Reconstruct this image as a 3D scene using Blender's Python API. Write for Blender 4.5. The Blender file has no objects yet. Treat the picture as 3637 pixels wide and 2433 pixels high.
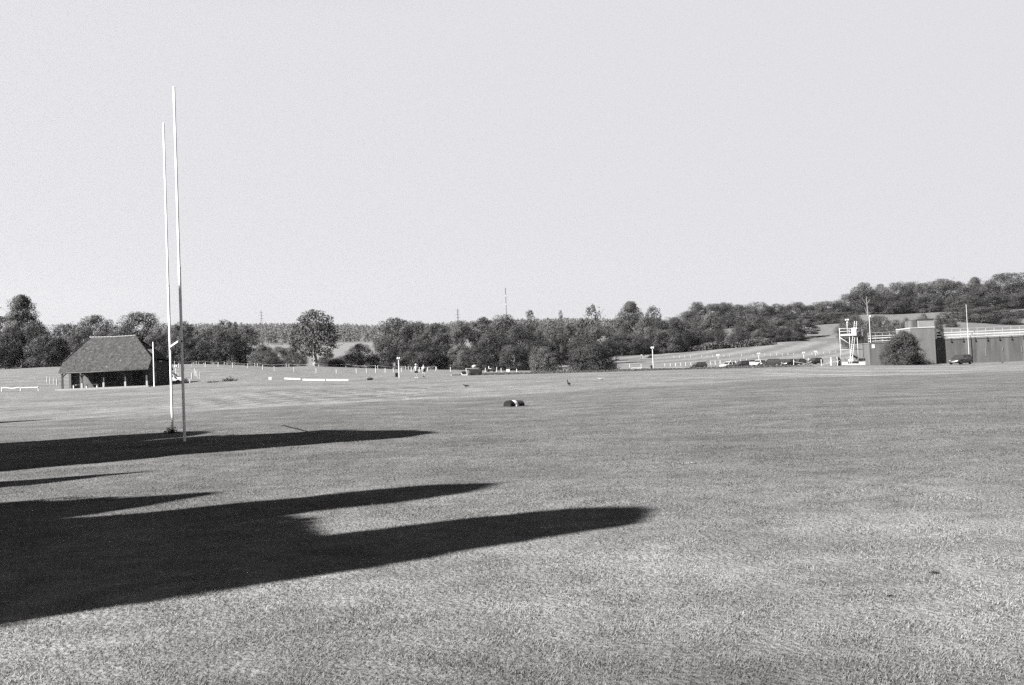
import bpy, bmesh, math, random
import numpy as np
from mathutils import Vector, Matrix

rng = np.random.default_rng(11)
random.seed(5)
scene = bpy.context.scene
COL = scene.collection
PI = math.pi

# ------------------------------------------------------------------ camera frame (source photo pixels -> world)
F = 3536.0; ROLL = math.radians(2.4); PITCH = math.atan(123.5 / 3536); EYE = 1.62
_c, _s = math.cos(PITCH), math.sin(PITCH)
f0 = np.array([0, _c, _s]); u0 = np.array([0, -_s, _c]); x0 = np.array([1.0, 0, 0])
RV = math.cos(ROLL) * x0 - math.sin(ROLL) * u0
UV = math.sin(ROLL) * x0 + math.cos(ROLL) * u0


def W(px, py, d):
    r = f0 + RV * (px - 1818.5) / F - UV * (py - 1216.5) / F
    t = d / r[1]
    return Vector((r[0] * t, d, EYE + r[2] * t))


# ------------------------------------------------------------------ terrain: surveyed heights, thin plate spline over (bearing, log distance)
ANCH = [(656, 1568, 29), (612, 1538, 35), (1826, 1443, 50), (1655, 1378, 81), (2020, 1371, 75), (1479, 1343, 126),
        (215, 1387, 130), (548, 1372, 130), (10, 1393, 130), (960, 1350, 126), (1238, 1354, 122), (1418, 1341, 130),
        (1600, 1334, 140), (1900, 1328, 140), (2150, 1321, 140), (2450, 1312, 142), (2700, 1306, 145), (2950, 1300, 150),
        (3300, 1296, 150), (3637, 1287, 150), (3300, 1330, 80), (2500, 1350, 80), (3637, 1318, 80), (400, 1440, 75), (0, 1460, 75),
        (2480, 1308, 235), (2700, 1300, 235), (2900, 1292, 235), (2196, 1306, 260), (2418, 1299, 262), (2653, 1291, 265),
        (2394, 1273, 370), (2680, 1266, 370), (2969, 1254, 375), (2150, 1264, 430), (2450, 1248, 440), (2700, 1228, 450), (2800, 1216, 460),
        (2850, 1198, 490), (2980, 1150, 600), (3050, 1118, 680), (3200, 1112, 690), (3330, 1102, 690), (3637, 1098, 640),
        (3600, 1155, 520), (3400, 1172, 440), (3060, 1252, 330), (3300, 1250, 250), (3637, 1230, 250),
        (100, 1303, 310), (0, 1308, 310), (196, 1298, 310), (400, 1300, 305), (635, 1306, 215), (683, 1305, 215), (776, 1303.5, 215), (880, 1308, 210),
        (975, 1318, 200), (1123, 1324, 195), (1266, 1326, 190), (1398, 1322, 190), (1519, 1319, 190), (1724, 1322, 195), (1836, 1322, 195),
        (168, 1358, 180), (202, 1368, 170), (697, 1293, 260), (915, 1302, 260), (1027, 1305, 255), (1104, 1301, 258), (1340, 1310, 250),
        (1450, 1313, 250), (1547, 1313, 250), (2000, 1316, 250),
        (700, 1300, 400), (1100, 1310, 400), (1500, 1312, 400), (1900, 1300, 400),
        (700, 1290, 900), (1100, 1300, 800), (1600, 1290, 800), (1240, 1262, 1100), (1290, 1238, 1350), (985, 1228, 1450), (1100, 1226, 1500),
        (950, 1174, 2500), (1200, 1174, 2500), (1350, 1180, 2500), (1600, 1170, 2500), (1950, 1156, 2500), (2250, 1158, 2500), (600, 1185, 2500),
        (200, 1295, 450), (0, 1295, 450), (200, 1270, 2500), (0, 1280, 2500),
        (2300, 1235, 600), (2450, 1165, 680), (2600, 1158, 680), (2800, 1146, 680), (2930, 1140, 680),
        (2500, 1165, 900), (2900, 1145, 900), (3300, 1085, 850), (3637, 1080, 850), (2600, 1150, 2500), (3100, 1120, 2500), (3637, 1110, 2500)]
_pts, _val = [], []
for px, py, d in ANCH:
    p = W(px, py, d)
    _pts.append((math.degrees(math.atan2(p.x, p.y)) / 9.0, math.log(p.y) * 1.6)); _val.append(p.z / d)
for px in (-300, 600, 1500, 2400, 3300, 3900):
    for d, z in ((3, 0), (8, 0), (17, 0.03)):
        p = W(px, 1400, d)
        _pts.append((math.degrees(math.atan2(p.x, p.y)) / 9.0, math.log(d) * 1.6)); _val.append(z / d)
_pts = np.array(_pts); _val = np.array(_val)


def _phi(r2):
    return 0.5 * r2 * np.log(r2 + 1e-12)


_n = len(_pts)
_K = _phi(((_pts[:, None] - _pts[None]) ** 2).sum(-1)) + np.eye(_n) * 0.002
_P = np.c_[np.ones(_n), _pts]
_A = np.block([[_K, _P], [_P.T, np.zeros((3, 3))]])
_sol = np.linalg.solve(_A, np.r_[_val, 0, 0, 0])


def GZ(x, y):
    """ground height for arrays x, y"""
    x = np.atleast_1d(np.asarray(x, float)); y = np.atleast_1d(np.asarray(y, float))
    az = np.degrees(np.arctan2(x, y)); azc = np.clip(az, -31, 31)
    d = np.hypot(x, y) * np.cos(np.radians(azc))
    d2 = np.clip(d, 3.0, 2600)
    q = np.c_[azc / 9.0, np.log(d2) * 1.6]
    out = np.empty(len(q))
    for i in range(0, len(q), 20000):
        b = q[i:i + 20000]
        out[i:i + 20000] = _phi(((b[:, None] - _pts[None]) ** 2).sum(-1)) @ _sol[:_n] + _sol[_n] + b @ _sol[_n + 1:]
    fade = np.clip((np.abs(az) - 40) / 60, 0, 1); fade = 1 - fade * fade * (3 - 2 * fade)
    out = out * fade * np.clip((d - 2) / 6, 0, 1)
    return out * d2 - np.clip(d - 2600, 0, None) * 0.012


def gz(x, y):
    return float(GZ(x, y)[0])


def spot(px, py, d):
    """point on the ground at distance d under photo pixel (px, py)"""
    p = W(px, py, d)
    return Vector((p.x, p.y, gz(p.x, p.y)))


# ------------------------------------------------------------------ materials
def mat(name, val, rough=0.8, var=0.0, scale=4.0, bump=0.0, bscale=30.0, metal=0.0, island=0.0, trans=0.0, attr=None, spec=0.3, tint=(1, 1, 1), stretch=None):
    val = val * (.66 if val < .31 else 1.0)
    m = bpy.data.materials.new(name); m.use_nodes = True
    nt = m.node_tree; N = nt.nodes; L = nt.links
    b = N['Principled BSDF']
    b.inputs['Roughness'].default_value = rough; b.inputs['Metallic'].default_value = metal
    b.inputs['Specular IOR Level'].default_value = spec
    tc = N.new('ShaderNodeTexCoord')
    vec = tc.outputs['Object']
    if stretch:
        mp = N.new('ShaderNodeMapping'); mp.inputs['Scale'].default_value = stretch
        L.new(vec, mp.inputs['Vector']); vec = mp.outputs['Vector']
    cur = None

    def mul(a, bb):
        n = N.new('ShaderNodeMath'); n.operation = 'MULTIPLY'
        for k, v in enumerate((a, bb)):
            if isinstance(v, (int, float)): n.inputs[k].default_value = v
            else: L.new(v, n.inputs[k])
        return n.outputs[0]
    cur = val
    if attr:
        a = N.new('ShaderNodeAttribute'); a.attribute_name = attr
        cur = mul(a.outputs['Fac'], cur)
    if var > 0:
        scales = scale if isinstance(scale, (list, tuple)) else [scale]
        for k, sc in enumerate(scales):
            n = N.new('ShaderNodeTexNoise'); n.inputs['Scale'].default_value = sc
            n.inputs['Detail'].default_value = 5; n.inputs['Roughness'].default_value = 0.65
            L.new(vec, n.inputs['Vector'])
            r = N.new('ShaderNodeMapRange'); r.inputs[1].default_value = 0.3; r.inputs[2].default_value = 0.7
            r.inputs[3].default_value = 1 - var; r.inputs[4].default_value = 1 + var
            L.new(n.outputs['Fac'], r.inputs[0]); cur = mul(r.outputs[0], cur)
    if island > 0:
        g = N.new('ShaderNodeNewGeometry')
        r = N.new('ShaderNodeMapRange'); r.inputs[3].default_value = 1 - island; r.inputs[4].default_value = 1 + island
        L.new(g.outputs['Random Per Island'], r.inputs[0]); cur = mul(r.outputs[0], cur)
    if island > 0 and not attr:
        oi = N.new('ShaderNodeObjectInfo'); r = N.new('ShaderNodeMapRange'); r.inputs[3].default_value = .72; r.inputs[4].default_value = 1.32
        L.new(oi.outputs['Random'], r.inputs[0]); cur = mul(r.outputs[0], cur)
    if isinstance(cur, (int, float)):
        col = None
        b.inputs['Base Color'].default_value = (cur * tint[0], cur * tint[1], cur * tint[2], 1)
    else:
        cc = N.new('ShaderNodeCombineColor')
        for k in range(3): L.new(mul(cur, tint[k]), cc.inputs[k])
        col = cc.outputs[0]; L.new(col, b.inputs['Base Color'])
    if bump > 0:
        n = N.new('ShaderNodeTexNoise'); n.inputs['Scale'].default_value = bscale; n.inputs['Detail'].default_value = 6
        L.new(vec, n.inputs['Vector'])
        bp = N.new('ShaderNodeBump'); bp.inputs['Strength'].default_value = bump; bp.inputs['Distance'].default_value = 0.05
        L.new(n.outputs['Fac'], bp.inputs['Height']); L.new(bp.outputs[0], b.inputs['Normal'])
    if trans > 0:
        t = N.new('ShaderNodeBsdfTranslucent'); mx = N.new('ShaderNodeMixShader'); mx.inputs[0].default_value = trans
        if col is not None: L.new(col, t.inputs['Color'])
        else: t.inputs['Color'].default_value = b.inputs['Base Color'].default_value
        L.new(b.outputs[0], mx.inputs[1]); L.new(t.outputs[0], mx.inputs[2])
        L.new(mx.outputs[0], N['Material Output'].inputs['Surface'])
    return m


M = dict(
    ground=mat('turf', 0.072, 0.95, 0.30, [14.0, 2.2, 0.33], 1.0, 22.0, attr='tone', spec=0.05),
    grass=mat('grass_blade', 0.105, 0.9, 0.25, [1.5, 0.35], island=0.2, trans=0.3, attr='tone', spec=0.05),
    leaf=mat('leaf', 0.033, 0.7, 0.25, 2.0, island=0.25, trans=0.15, spec=0.2),
    leaf_pale=mat('leaf_pale', 0.055, 0.7, 0.25, 2.0, island=0.25, trans=0.15, spec=0.2),
    leaf_dark=mat('leaf_dark', 0.021, 0.7, 0.3, 2.0, island=0.25, trans=0.12, spec=0.2),
    wood=mat('hazed_wood_leaf', 0.070, 0.9, 0.2, 0.02, island=0.12, trans=0.3, spec=0.1),  # lightened leaves: part of the distance haze is put into this colour
    bark=mat('bark', 0.09, 0.9, 0.4, 6.0, 0.6, 20),
    bark_mid=mat('mid_bark', 0.15, 0.9, 0.3, 6.0, 0.6, 20),
    bark_white=mat('bleached_bark', 0.085, 0.9, 0.3, 3.0, 0.5, 12),
    bark_pale=mat('pale_bark', 0.26, 0.9, 0.3, 6.0, 0.6, 20),
    white=mat('white_paint', 0.42, 0.45, 0.06, 5.0),
    white_far=mat('weathered_white_paint', 0.302, 0.6, 0.15, 3.0),
    white_worn=mat('worn_white_paint', 0.36, 0.6, 0.2, 5.0),
    cap=mat('dark_metal_cap', 0.03, 0.6),
    timber=mat('dark_timber', 0.028, 0.85, 0.4, 3.0, 0.4, 12, stretch=(6, 6, 0.6)),
    slit=mat('pale_slat', 0.22, 0.6, 0.2, 6.0),
    oak_post=mat('oak_post', 0.032, 0.8, 0.3, 6.0),
    stone=mat('pale_stone', 0.22, 0.9, 0.2, 6.0, 0.3, 30),
    dark=mat('black_rubber', 0.011, 0.95, 0.2, 8.0, spec=0.05),
    glass=mat('dark_glass', 0.02, 0.08, spec=0.6),
    hub=mat('wheel_rim', 0.2, 0.4, metal=0.7),
    lamp=mat('clear_lamp_glass', 0.12, 0.3, spec=0.4),
    plate=mat('number_plate', 0.13, 0.4),
    car_dark=mat('dark_car_paint', 0.02, 0.3, 0.05, 2.0, spec=0.5),
    car_black=mat('black_car_paint', 0.016, 0.28, 0.05, 2.0, spec=0.5),
    car_grey=mat('grey_car_paint', 0.05, 0.3, 0.05, 2.0, metal=0.3, spec=0.5),
    car_white=mat('white_car_paint', 0.30, 0.3, 0.03, 2.0, spec=0.5),
    steel=mat('galvanised_steel', 0.55, 0.5, 0.15, 5.0, metal=0.2),
    steel_dark=mat('dull_steel', 0.10, 0.6, 0.2, 5.0),
    skin=mat('skin', 0.20, 0.6, 0.05, 5.0), hair=mat('hair', 0.03, 0.7),
    cloth_pale=mat('pale_cloth', 0.22, 0.9, 0.1, 12.0), cloth_dark=mat('dark_cloth', 0.014, 0.95, 0.1, 12.0, spec=0.05),
    cloth_white=mat('white_cloth', 0.28, 0.9, 0.05, 12.0),
    feather=mat('black_feather', 0.009, 0.95, spec=0.05), feather_pale=mat('pale_feather', 0.12, 0.7, 0.3, 30.0),
    tarp=mat('dark_tarpaulin', 0.017, 0.9, 0.3, 3.0, 0.5, 5, spec=0.08), rope=mat('pale_rope', 0.2, 0.9),
    louvre=mat('louvre_metal', 0.20, 0.5, 0.1, 4.0), soil=mat('bare_soil', 0.03, 1.0, 0.5, 10.0, 0.8, 20),
    render=mat('pale_render', 0.5, 0.9, 0.1, 3.0),
    base_stone=mat('post_base_stone', 0.20, 0.9, 0.2, 6.0, 0.3, 30),
    ridge=mat('ridge_tile', 0.13, 0.9, 0.3, 6.0, 0.3, 20), plinth=mat('plinth_concrete', 0.16, 0.9, 0.2, 4.0),
    tuft=mat('straw', 0.12, 0.9, 0.2, 4.0), aerial=mat('aerial_drum', 0.29, 0.6), pylon=mat('pylon_steel', 0.06, 0.6, 0.1, 0.2),
)


def brick_mat(name, c1, c2, mortar, scale, stain=0.25):
    m = bpy.data.materials.new(name); m.use_nodes = True
    nt = m.node_tree; N = nt.nodes; L = nt.links; b = N['Principled BSDF']
    b.inputs['Roughness'].default_value = 0.9; b.inputs['Specular IOR Level'].default_value = 0.15
    tc = N.new('ShaderNodeTexCoord'); sep = N.new('ShaderNodeSeparateXYZ'); L.new(tc.outputs['Object'], sep.inputs[0])
    ad = N.new('ShaderNodeMath'); L.new(sep.outputs[0], ad.inputs[0]); L.new(sep.outputs[1], ad.inputs[1])
    cb = N.new('ShaderNodeCombineXYZ'); L.new(ad.outputs[0], cb.inputs[0]); L.new(sep.outputs[2], cb.inputs[1])
    br = N.new('ShaderNodeTexBrick'); br.inputs['Scale'].default_value = scale
    br.inputs['Color1'].default_value = (c1,) * 3 + (1,); br.inputs['Color2'].default_value = (c2,) * 3 + (1,); br.inputs['Mortar'].default_value = (mortar,) * 3 + (1,)
    br.inputs['Mortar Size'].default_value = 0.012; br.inputs['Brick Width'].default_value = 0.225; br.inputs['Row Height'].default_value = 0.075
    L.new(cb.outputs[0], br.inputs['Vector'])
    mp = N.new('ShaderNodeMapping'); mp.inputs['Scale'].default_value = (1.3, 1.3, 0.12); L.new(tc.outputs['Object'], mp.inputs[0])
    no = N.new('ShaderNodeTexNoise'); no.inputs['Scale'].default_value = 1.2; no.inputs['Detail'].default_value = 5; L.new(mp.outputs[0], no.inputs['Vector'])
    r = N.new('ShaderNodeMapRange'); r.inputs[1].default_value = 0.3; r.inputs[2].default_value = 0.7; r.inputs[3].default_value = 1 - stain; r.inputs[4].default_value = 1 + stain
    L.new(no.outputs['Fac'], r.inputs[0])
    mx = N.new('ShaderNodeVectorMath'); mx.operation = 'SCALE'; L.new(br.outputs['Color'], mx.inputs[0]); L.new(r.outputs[0], mx.inputs['Scale'])
    L.new(mx.outputs[0], b.inputs['Base Color'])
    return m


M['brick'] = brick_mat('stained_brick', 0.030, 0.040, 0.046, 1.0, 0.35)
M['brick_pale'] = brick_mat('paler_brick', 0.048, 0.057, 0.064, 1.0, 0.15)
M['brick_shed'] = brick_mat('pavilion_brick', 0.030, 0.045, 0.06, 1.0, 0.25)


def tile_mat():
    m = bpy.data.materials.new('clay_roof_tile'); m.use_nodes = True
    nt = m.node_tree; N = nt.nodes; L = nt.links; b = N['Principled BSDF']
    b.inputs['Roughness'].default_value = 0.95; b.inputs['Specular IOR Level'].default_value = 0.1
    tc = N.new('ShaderNodeTexCoord')
    vo = N.new('ShaderNodeTexVoronoi'); vo.inputs['Scale'].default_value = 4.5; L.new(tc.outputs['Object'], vo.inputs['Vector'])
    r1 = N.new('ShaderNodeMapRange'); r1.inputs[3].default_value = 0.55; r1.inputs[4].default_value = 1.45
    L.new(vo.outputs['Color'], r1.inputs[0])
    no = N.new('ShaderNodeTexNoise'); no.inputs['Scale'].default_value = 2.6; no.inputs['Detail'].default_value = 6; L.new(tc.outputs['Object'], no.inputs['Vector'])
    r2 = N.new('ShaderNodeMapRange'); r2.inputs[1].default_value = 0.3; r2.inputs[2].default_value = 0.7; r2.inputs[3].default_value = 0.7; r2.inputs[4].default_value = 1.3
    L.new(no.outputs['Fac'], r2.inputs[0])
    # a few pale replacement tiles and lichen spots
    n3 = N.new('ShaderNodeTexNoise'); n3.inputs['Scale'].default_value = 2.6; n3.inputs['Detail'].default_value = 2; L.new(tc.outputs['Object'], n3.inputs['Vector'])
    r3 = N.new('ShaderNodeMapRange'); r3.inputs[1].default_value = 0.70; r3.inputs[2].default_value = 0.74; r3.inputs[3].default_value = 1; r3.inputs[4].default_value = 2.6
    L.new(n3.outputs['Fac'], r3.inputs[0])
    cur = None
    for o in (r1, r2, r3):
        mm = N.new('ShaderNodeMath'); mm.operation = 'MULTIPLY'
        if cur is None: mm.inputs[1].default_value = 0.0195
        else: L.new(cur, mm.inputs[1])
        L.new(o.outputs[0], mm.inputs[0]); cur = mm.outputs[0]
    cc = N.new('ShaderNodeCombineColor'); [L.new(cur, cc.inputs[k]) for k in range(3)]
    L.new(cc.outputs[0], b.inputs['Base Color'])
    wv = N.new('ShaderNodeTexWave'); wv.bands_direction = 'Z'; wv.inputs['Scale'].default_value = 1.6; wv.inputs['Distortion'].default_value = 1.5
    L.new(tc.outputs['Object'], wv.inputs['Vector'])
    ad = N.new('ShaderNodeMath'); L.new(wv.outputs['Fac'], ad.inputs[0]); L.new(vo.outputs['Distance'], ad.inputs[1])
    bp = N.new('ShaderNodeBump'); bp.inputs['Strength'].default_value = 0.8; bp.inputs['Distance'].default_value = 0.04
    L.new(ad.outputs[0], bp.inputs['Height']); L.new(bp.outputs[0], b.inputs['Normal'])
    return m


M['tile'] = tile_mat()


# ------------------------------------------------------------------ object helpers
def ob(name, data, parent=None, loc=(0, 0, 0), rot=(0, 0, 0), scale=(1, 1, 1)):
    o = bpy.data.objects.new(name, data); COL.objects.link(o)
    o.location = loc; o.rotation_euler = rot; o.scale = scale
    if parent is not None: o.parent = parent
    return o


def tag(o, label=None, cat=None, group=None, kind=None):
    if label: o['label'] = label
    if cat: o['category'] = cat
    if group: o['group'] = group
    if kind: o['kind'] = kind
    return o


def thing(name, label, cat, loc, rz=0.0, group=None, scale=(1, 1, 1)):
    o = ob(name, None, None, loc, (0, 0, rz), scale); o.empty_display_size = 0.2
    return tag(o, label, cat, group)


class MB:
    """collects simple solids, builds ONE mesh"""
    def __init__(self): self.v = []; self.f = []; self.sm = []

    def add(self, vs, fs, smooth=False):
        n = len(self.v); self.v += [tuple(p) for p in vs]
        self.f += [tuple(n + i for i in f) for f in fs]; self.sm += [smooth] * len(fs); return self

    def box(self, x0, x1, y0, y1, z0, z1, m=None):
        vs = [Vector((x, y, z)) for z in (z0, z1) for y in (y0, y1) for x in (x0, x1)]
        if m is not None: vs = [m @ p for p in vs]
        return self.add(vs, [(0, 2, 3, 1), (4, 5, 7, 6), (0, 1, 5, 4), (2, 6, 7, 3), (0, 4, 6, 2), (1, 3, 7, 5)])

    def bevbox(self, x0, x1, y0, y1, z0, z1, b, m=None):
        """box with chamfered vertical and top edges"""
        vs = []
        for z, i in ((z0, 0), (z1 - b, 0), (z1, b)):
            xa, xb, ya, yb = x0 + i, x1 - i, y0 + i, y1 - i
            vs += [Vector(p) for p in ((xa + b, ya, z), (xb - b, ya, z), (xb, ya + b, z), (xb, yb - b, z), (xb - b, yb, z), (xa + b, yb, z), (xa, yb - b, z), (xa, ya + b, z))]
        if m is not None: vs = [m @ p for p in vs]
        fs = [tuple(range(7, -1, -1)), tuple(range(16, 24))]
        for k in (0, 8):
            fs += [(k + i, k + (i + 1) % 8, k + 8 + (i + 1) % 8, k + 8 + i) for i in range(8)]
        return self.add(vs, fs)

    def tube(self, pts, rad, n=8, caps=True, smooth=True):
        pts = [Vector(p) for p in pts]
        if isinstance(rad, (int, float)): rad = [rad] * len(pts)
        vs = []; fs = []
        for i, p in enumerate(pts):
            t = (pts[min(i + 1, len(pts) - 1)] - pts[max(i - 1, 0)]).normalized()
            a = t.cross(Vector((0, 0, 1)) if abs(t.z) < 0.9 else Vector((1, 0, 0))).normalized(); b = t.cross(a)
            vs += [p + (a * math.cos(2 * PI * k / n) + b * math.sin(2 * PI * k / n)) * rad[i] for k in range(n)]
        for i in range(len(pts) - 1):
            for k in range(n):
                fs.append((i * n + k, i * n + (k + 1) % n, (i + 1) * n + (k + 1) % n, (i + 1) * n + k))
        self.add(vs, fs, smooth)
        if caps:
            self.add(vs[:n], [tuple(range(n))[::-1]]); self.add(vs[-n:], [tuple(range(n))])
        return self

    def bar(self, a, b, w, h=None):
        """rectangular bar from a to b"""
        a = Vector(a); b = Vector(b); h = h or w
        t = (b - a).normalized(); s = t.cross(Vector((0, 0, 1)) if abs(t.z) < 0.95 else Vector((1, 0, 0))).normalized(); u = s.cross(t)
        vs = [p + s * i * w / 2 + u * j * h / 2 for p in (a, b) for j in (-1, 1) for i in (-1, 1)]
        return self.add(vs, [(0, 2, 3, 1), (4, 5, 7, 6), (0, 1, 5, 4), (2, 6, 7, 3), (0, 4, 6, 2), (1, 3, 7, 5)])

    def ellipsoid(self, c, r, nu=12, nv=8, m=None):
        c = Vector(c); vs = []; fs = []
        for j in range(nv + 1):
            th = PI * j / nv
            for i in range(nu):
                ph = 2 * PI * i / nu
                vs.append(c + Vector((r[0] * math.sin(th) * math.cos(ph), r[1] * math.sin(th) * math.sin(ph), -r[2] * math.cos(th))))
        if m is not None: vs = [m @ p for p in vs]
        for j in range(nv):
            for i in range(nu):
                fs.append((j * nu + i, j * nu + (i + 1) % nu, (j + 1) * nu + (i + 1) % nu, (j + 1) * nu + i))
        return self.add(vs, fs, True)

    def mesh(self, name, material):
        me = bpy.data.meshes.new(name); me.from_pydata(self.v, [], self.f)
        me.polygons.foreach_set('use_smooth', self.sm); me.materials.append(material); me.update()
        bm = bmesh.new(); bm.from_mesh(me); bmesh.ops.remove_doubles(bm, verts=bm.verts, dist=1e-5)
        bmesh.ops.recalc_face_normals(bm, faces=bm.faces)
        for e in bm.edges:
            if len(e.link_faces) == 2 and e.calc_face_angle(0) > .75: e.smooth = False
        bm.to_mesh(me); bm.free()
        return me

    def build(self, name, material, parent=None, **k):
        return ob(name, self.mesh(name, material), parent, **k)


def copy_tree(o, parent=None):
    c = o.copy(); COL.objects.link(c); c.parent = parent
    for ch in list(o.children): copy_tree(ch, c)
    return c


ORD = ['', 'first', 'second', 'third', 'fourth', 'fifth', 'sixth', 'seventh', 'eighth', 'ninth', 'tenth', 'eleventh', 'twelfth', 'thirteenth', 'fourteenth',
       'fifteenth', 'sixteenth', 'seventeenth', 'eighteenth', 'nineteenth', 'twentieth', 'twenty-first', 'twenty-second', 'twenty-third', 'twenty-fourth',
       'twenty-fifth', 'twenty-sixth', 'twenty-seventh', 'twenty-eighth', 'twenty-ninth', 'thirtieth', 'thirty-first', 'thirty-second', 'thirty-third', 'thirty-fourth']


# ------------------------------------------------------------------ ground
def tone_of(x, y):
    """colour patches of the turf: rugby turf, shorter paler cricket outfield, mown stripes, worn tracks"""
    x = np.asarray(x, float); y = np.asarray(y, float)
    az = np.degrees(np.arctan2(x, y)); d = np.hypot(x, y)
    b = np.interp(az, [-40, -27, -19, -10, 0, 9, 18, 27, 40], BND)
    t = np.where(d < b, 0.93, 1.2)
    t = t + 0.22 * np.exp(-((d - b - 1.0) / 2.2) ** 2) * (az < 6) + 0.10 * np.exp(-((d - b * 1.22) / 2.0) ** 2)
    # near turf: paler towards the camera, darker again at the very nearest
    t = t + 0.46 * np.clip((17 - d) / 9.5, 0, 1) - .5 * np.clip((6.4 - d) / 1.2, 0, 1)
    t = t + .08 * np.sin(x * .9 + 1.7 * np.sin(y * .8)) * np.sin(y * 2.3 + x * .35 + 1.1 * np.sin(x * 1.3)) * np.clip((24 - d) / 12, 0, 1)
    t = t + 0.05 * np.sin(x * 1.05 + y * 2.1 + 1.3 * np.sin(x * .5)) * np.clip((26 - d) / 12, 0, 1)
    # tramline of mower wheels on the rugby turf
    w = x * 0.34 + y * 0.94
    t = t - .10 * np.clip(np.sin(x * 3.7 + 2 * np.sin(y * 2.9)) * np.sin(y * 5.3 + 2 * np.sin(x * 2.3)) - .35, 0, 1) * (d < 40)
    t = t + 0.06 * np.sin(w * 2 * PI / 3.4) * (d < b) * (d > 20)
    # cricket square: chequer mown
    u = x - SQ[0]; v = y - SQ[1]
    inside = (np.abs(u) < 9) & (np.abs(v) < 13)
    t = t + inside * 0.22 * np.sign(np.sin(u * 2 * PI / 2.6)) * np.sign(np.sin(v * 2 * PI / 6.5))
    # outfield bands
    t = t + 0.10 * np.sin((y * 0.96 + x * 0.25) * 2 * PI / 17) * ((d >= b) & (d < 128))
    # worn sandy streaks before the brick building
    st = np.clip(np.sin(x * 0.21 + y * 0.55) * np.sin(x * 0.13 - y * 0.35 + 1) * 1.4, 0, 1)
    t = t + 0.55 * st * ((az > 14) & (d > 85) & (d < 148))
    # rough uncut strip along the far edge
    rough = (az > -1) & (az < 17) & (d > 141) & (d < 152)
    t = t - 0.45 * rough
    # striped hill
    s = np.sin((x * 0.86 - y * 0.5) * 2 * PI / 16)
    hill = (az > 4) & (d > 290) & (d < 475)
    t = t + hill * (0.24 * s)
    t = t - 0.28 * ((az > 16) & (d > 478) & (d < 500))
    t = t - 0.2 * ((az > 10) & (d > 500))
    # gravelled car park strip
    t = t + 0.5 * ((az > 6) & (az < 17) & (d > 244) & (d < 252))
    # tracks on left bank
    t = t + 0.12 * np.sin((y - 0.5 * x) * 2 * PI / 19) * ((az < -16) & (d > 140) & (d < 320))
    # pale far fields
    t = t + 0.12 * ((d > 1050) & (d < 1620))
    return np.clip(t, 0.25, 2.2)


def hit(px, py):
    lo = None
    for d in np.geomspace(3, 3000, 900):
        p = W(px, py, d)
        if p.z < gz(p.x, p.y): return d, p
    return 3000, p


SQ = hit(1125, 1406)[1]
_b = [hit(px, py) for px, py in ((0, 1503), (620, 1468), (1200, 1432), (1818, 1403), (2400, 1370), (3000, 1338), (3600, 1318))]
_bd = [math.hypot(p.x, p.y) for d, p in _b]
BND = [_bd[0]] + _bd + [_bd[-1]]

azs = np.r_[np.linspace(-180, -40, 57)[:-1], np.linspace(-40, 40, 401), np.linspace(40, 180, 57)[1:-1]]
ds = np.r_[[0.02, 0.6], np.geomspace(1.5, 30, 75), np.geomspace(30, 500, 330)[1:], np.geomspace(500, 6000, 90)[1:]]
AZ, D = np.meshgrid(np.radians(azs), ds)
X = (np.sin(AZ) * D).ravel(); Y = (np.cos(AZ) * D).ravel(); Z = GZ(X, Y)
# small real unevenness
Z = Z + (0.012 * np.sin(X * 1.9 + np.sin(Y)) * np.sin(Y * 1.6)) * (np.hypot(X, Y) < 60)
na = len(azs); nd = len(ds)
ii, jj = np.meshgrid(np.arange(nd - 1), np.arange(na), indexing='ij')
a_ = ii * na + jj; b_ = ii * na + (jj + 1) % na; c_ = (ii + 1) * na + (jj + 1) % na; d_ = (ii + 1) * na + jj
quads = np.stack([a_, d_, c_, b_], -1).reshape(-1, 4)


def np_mesh(name, verts, faces, material, tone=None, smooth=False):
    me = bpy.data.meshes.new(name)
    nv = len(verts); nf, k = faces.shape
    me.vertices.add(nv); me.vertices.foreach_set('co', np.asarray(verts, np.float32).ravel())
    me.loops.add(nf * k); me.loops.foreach_set('vertex_index', faces.astype(np.int32).ravel())
    me.polygons.add(nf); me.polygons.foreach_set('loop_start', np.arange(0, nf * k, k, dtype=np.int32))
    if smooth: me.polygons.foreach_set('use_smooth', np.ones(nf, bool))
    me.materials.append(material)
    if tone is not None:
        at = me.attributes.new('tone', 'FLOAT', 'POINT'); at.data.foreach_set('value', np.asarray(tone, np.float32))
    me.update(calc_edges=True)
    return me


verts = np.c_[X, Y, Z]
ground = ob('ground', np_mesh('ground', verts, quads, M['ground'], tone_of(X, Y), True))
tag(ground, kind='structure')
# grass blades on the near turf
NB = 1400000
u = rng.random(NB)
dd = np.exp(np.log(3.8) + u * (np.log(70) - np.log(3.8)))
aa = np.radians(rng.uniform(-36, 36, NB))
bx = np.sin(aa) * dd; by = np.cos(aa) * dd
bz = GZ(bx, by) + (0.012 * np.sin(bx * 1.9 + np.sin(by)) * np.sin(by * 1.6))
clump = 0.6 + 0.8 * (0.5 + 0.5 * np.sin(bx * 5.1 + 2 * np.sin(by * 3.3)) * np.sin(by * 4.3 + 2 * np.sin(bx * 2.7)))
ln = rng.uniform(0.010, 0.028, NB) * clump * np.clip((78 - dd) / 45, .15, 1)
wd = rng.uniform(0.0014, 0.0028, NB) * (1 + dd / 6)
yaw = rng.uniform(0, 2 * PI, NB); lean = np.radians(rng.uniform(30, 80, NB))
dirx = np.cos(yaw) * np.sin(lean); diry = np.sin(yaw) * np.sin(lean); dirz = np.cos(lean)
yw2 = yaw + PI / 2 + rng.normal(0, .6, NB)
sx = np.cos(yw2) * wd; sy = np.sin(yw2) * wd
base = np.c_[bx, by, bz - 0.004]
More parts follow.
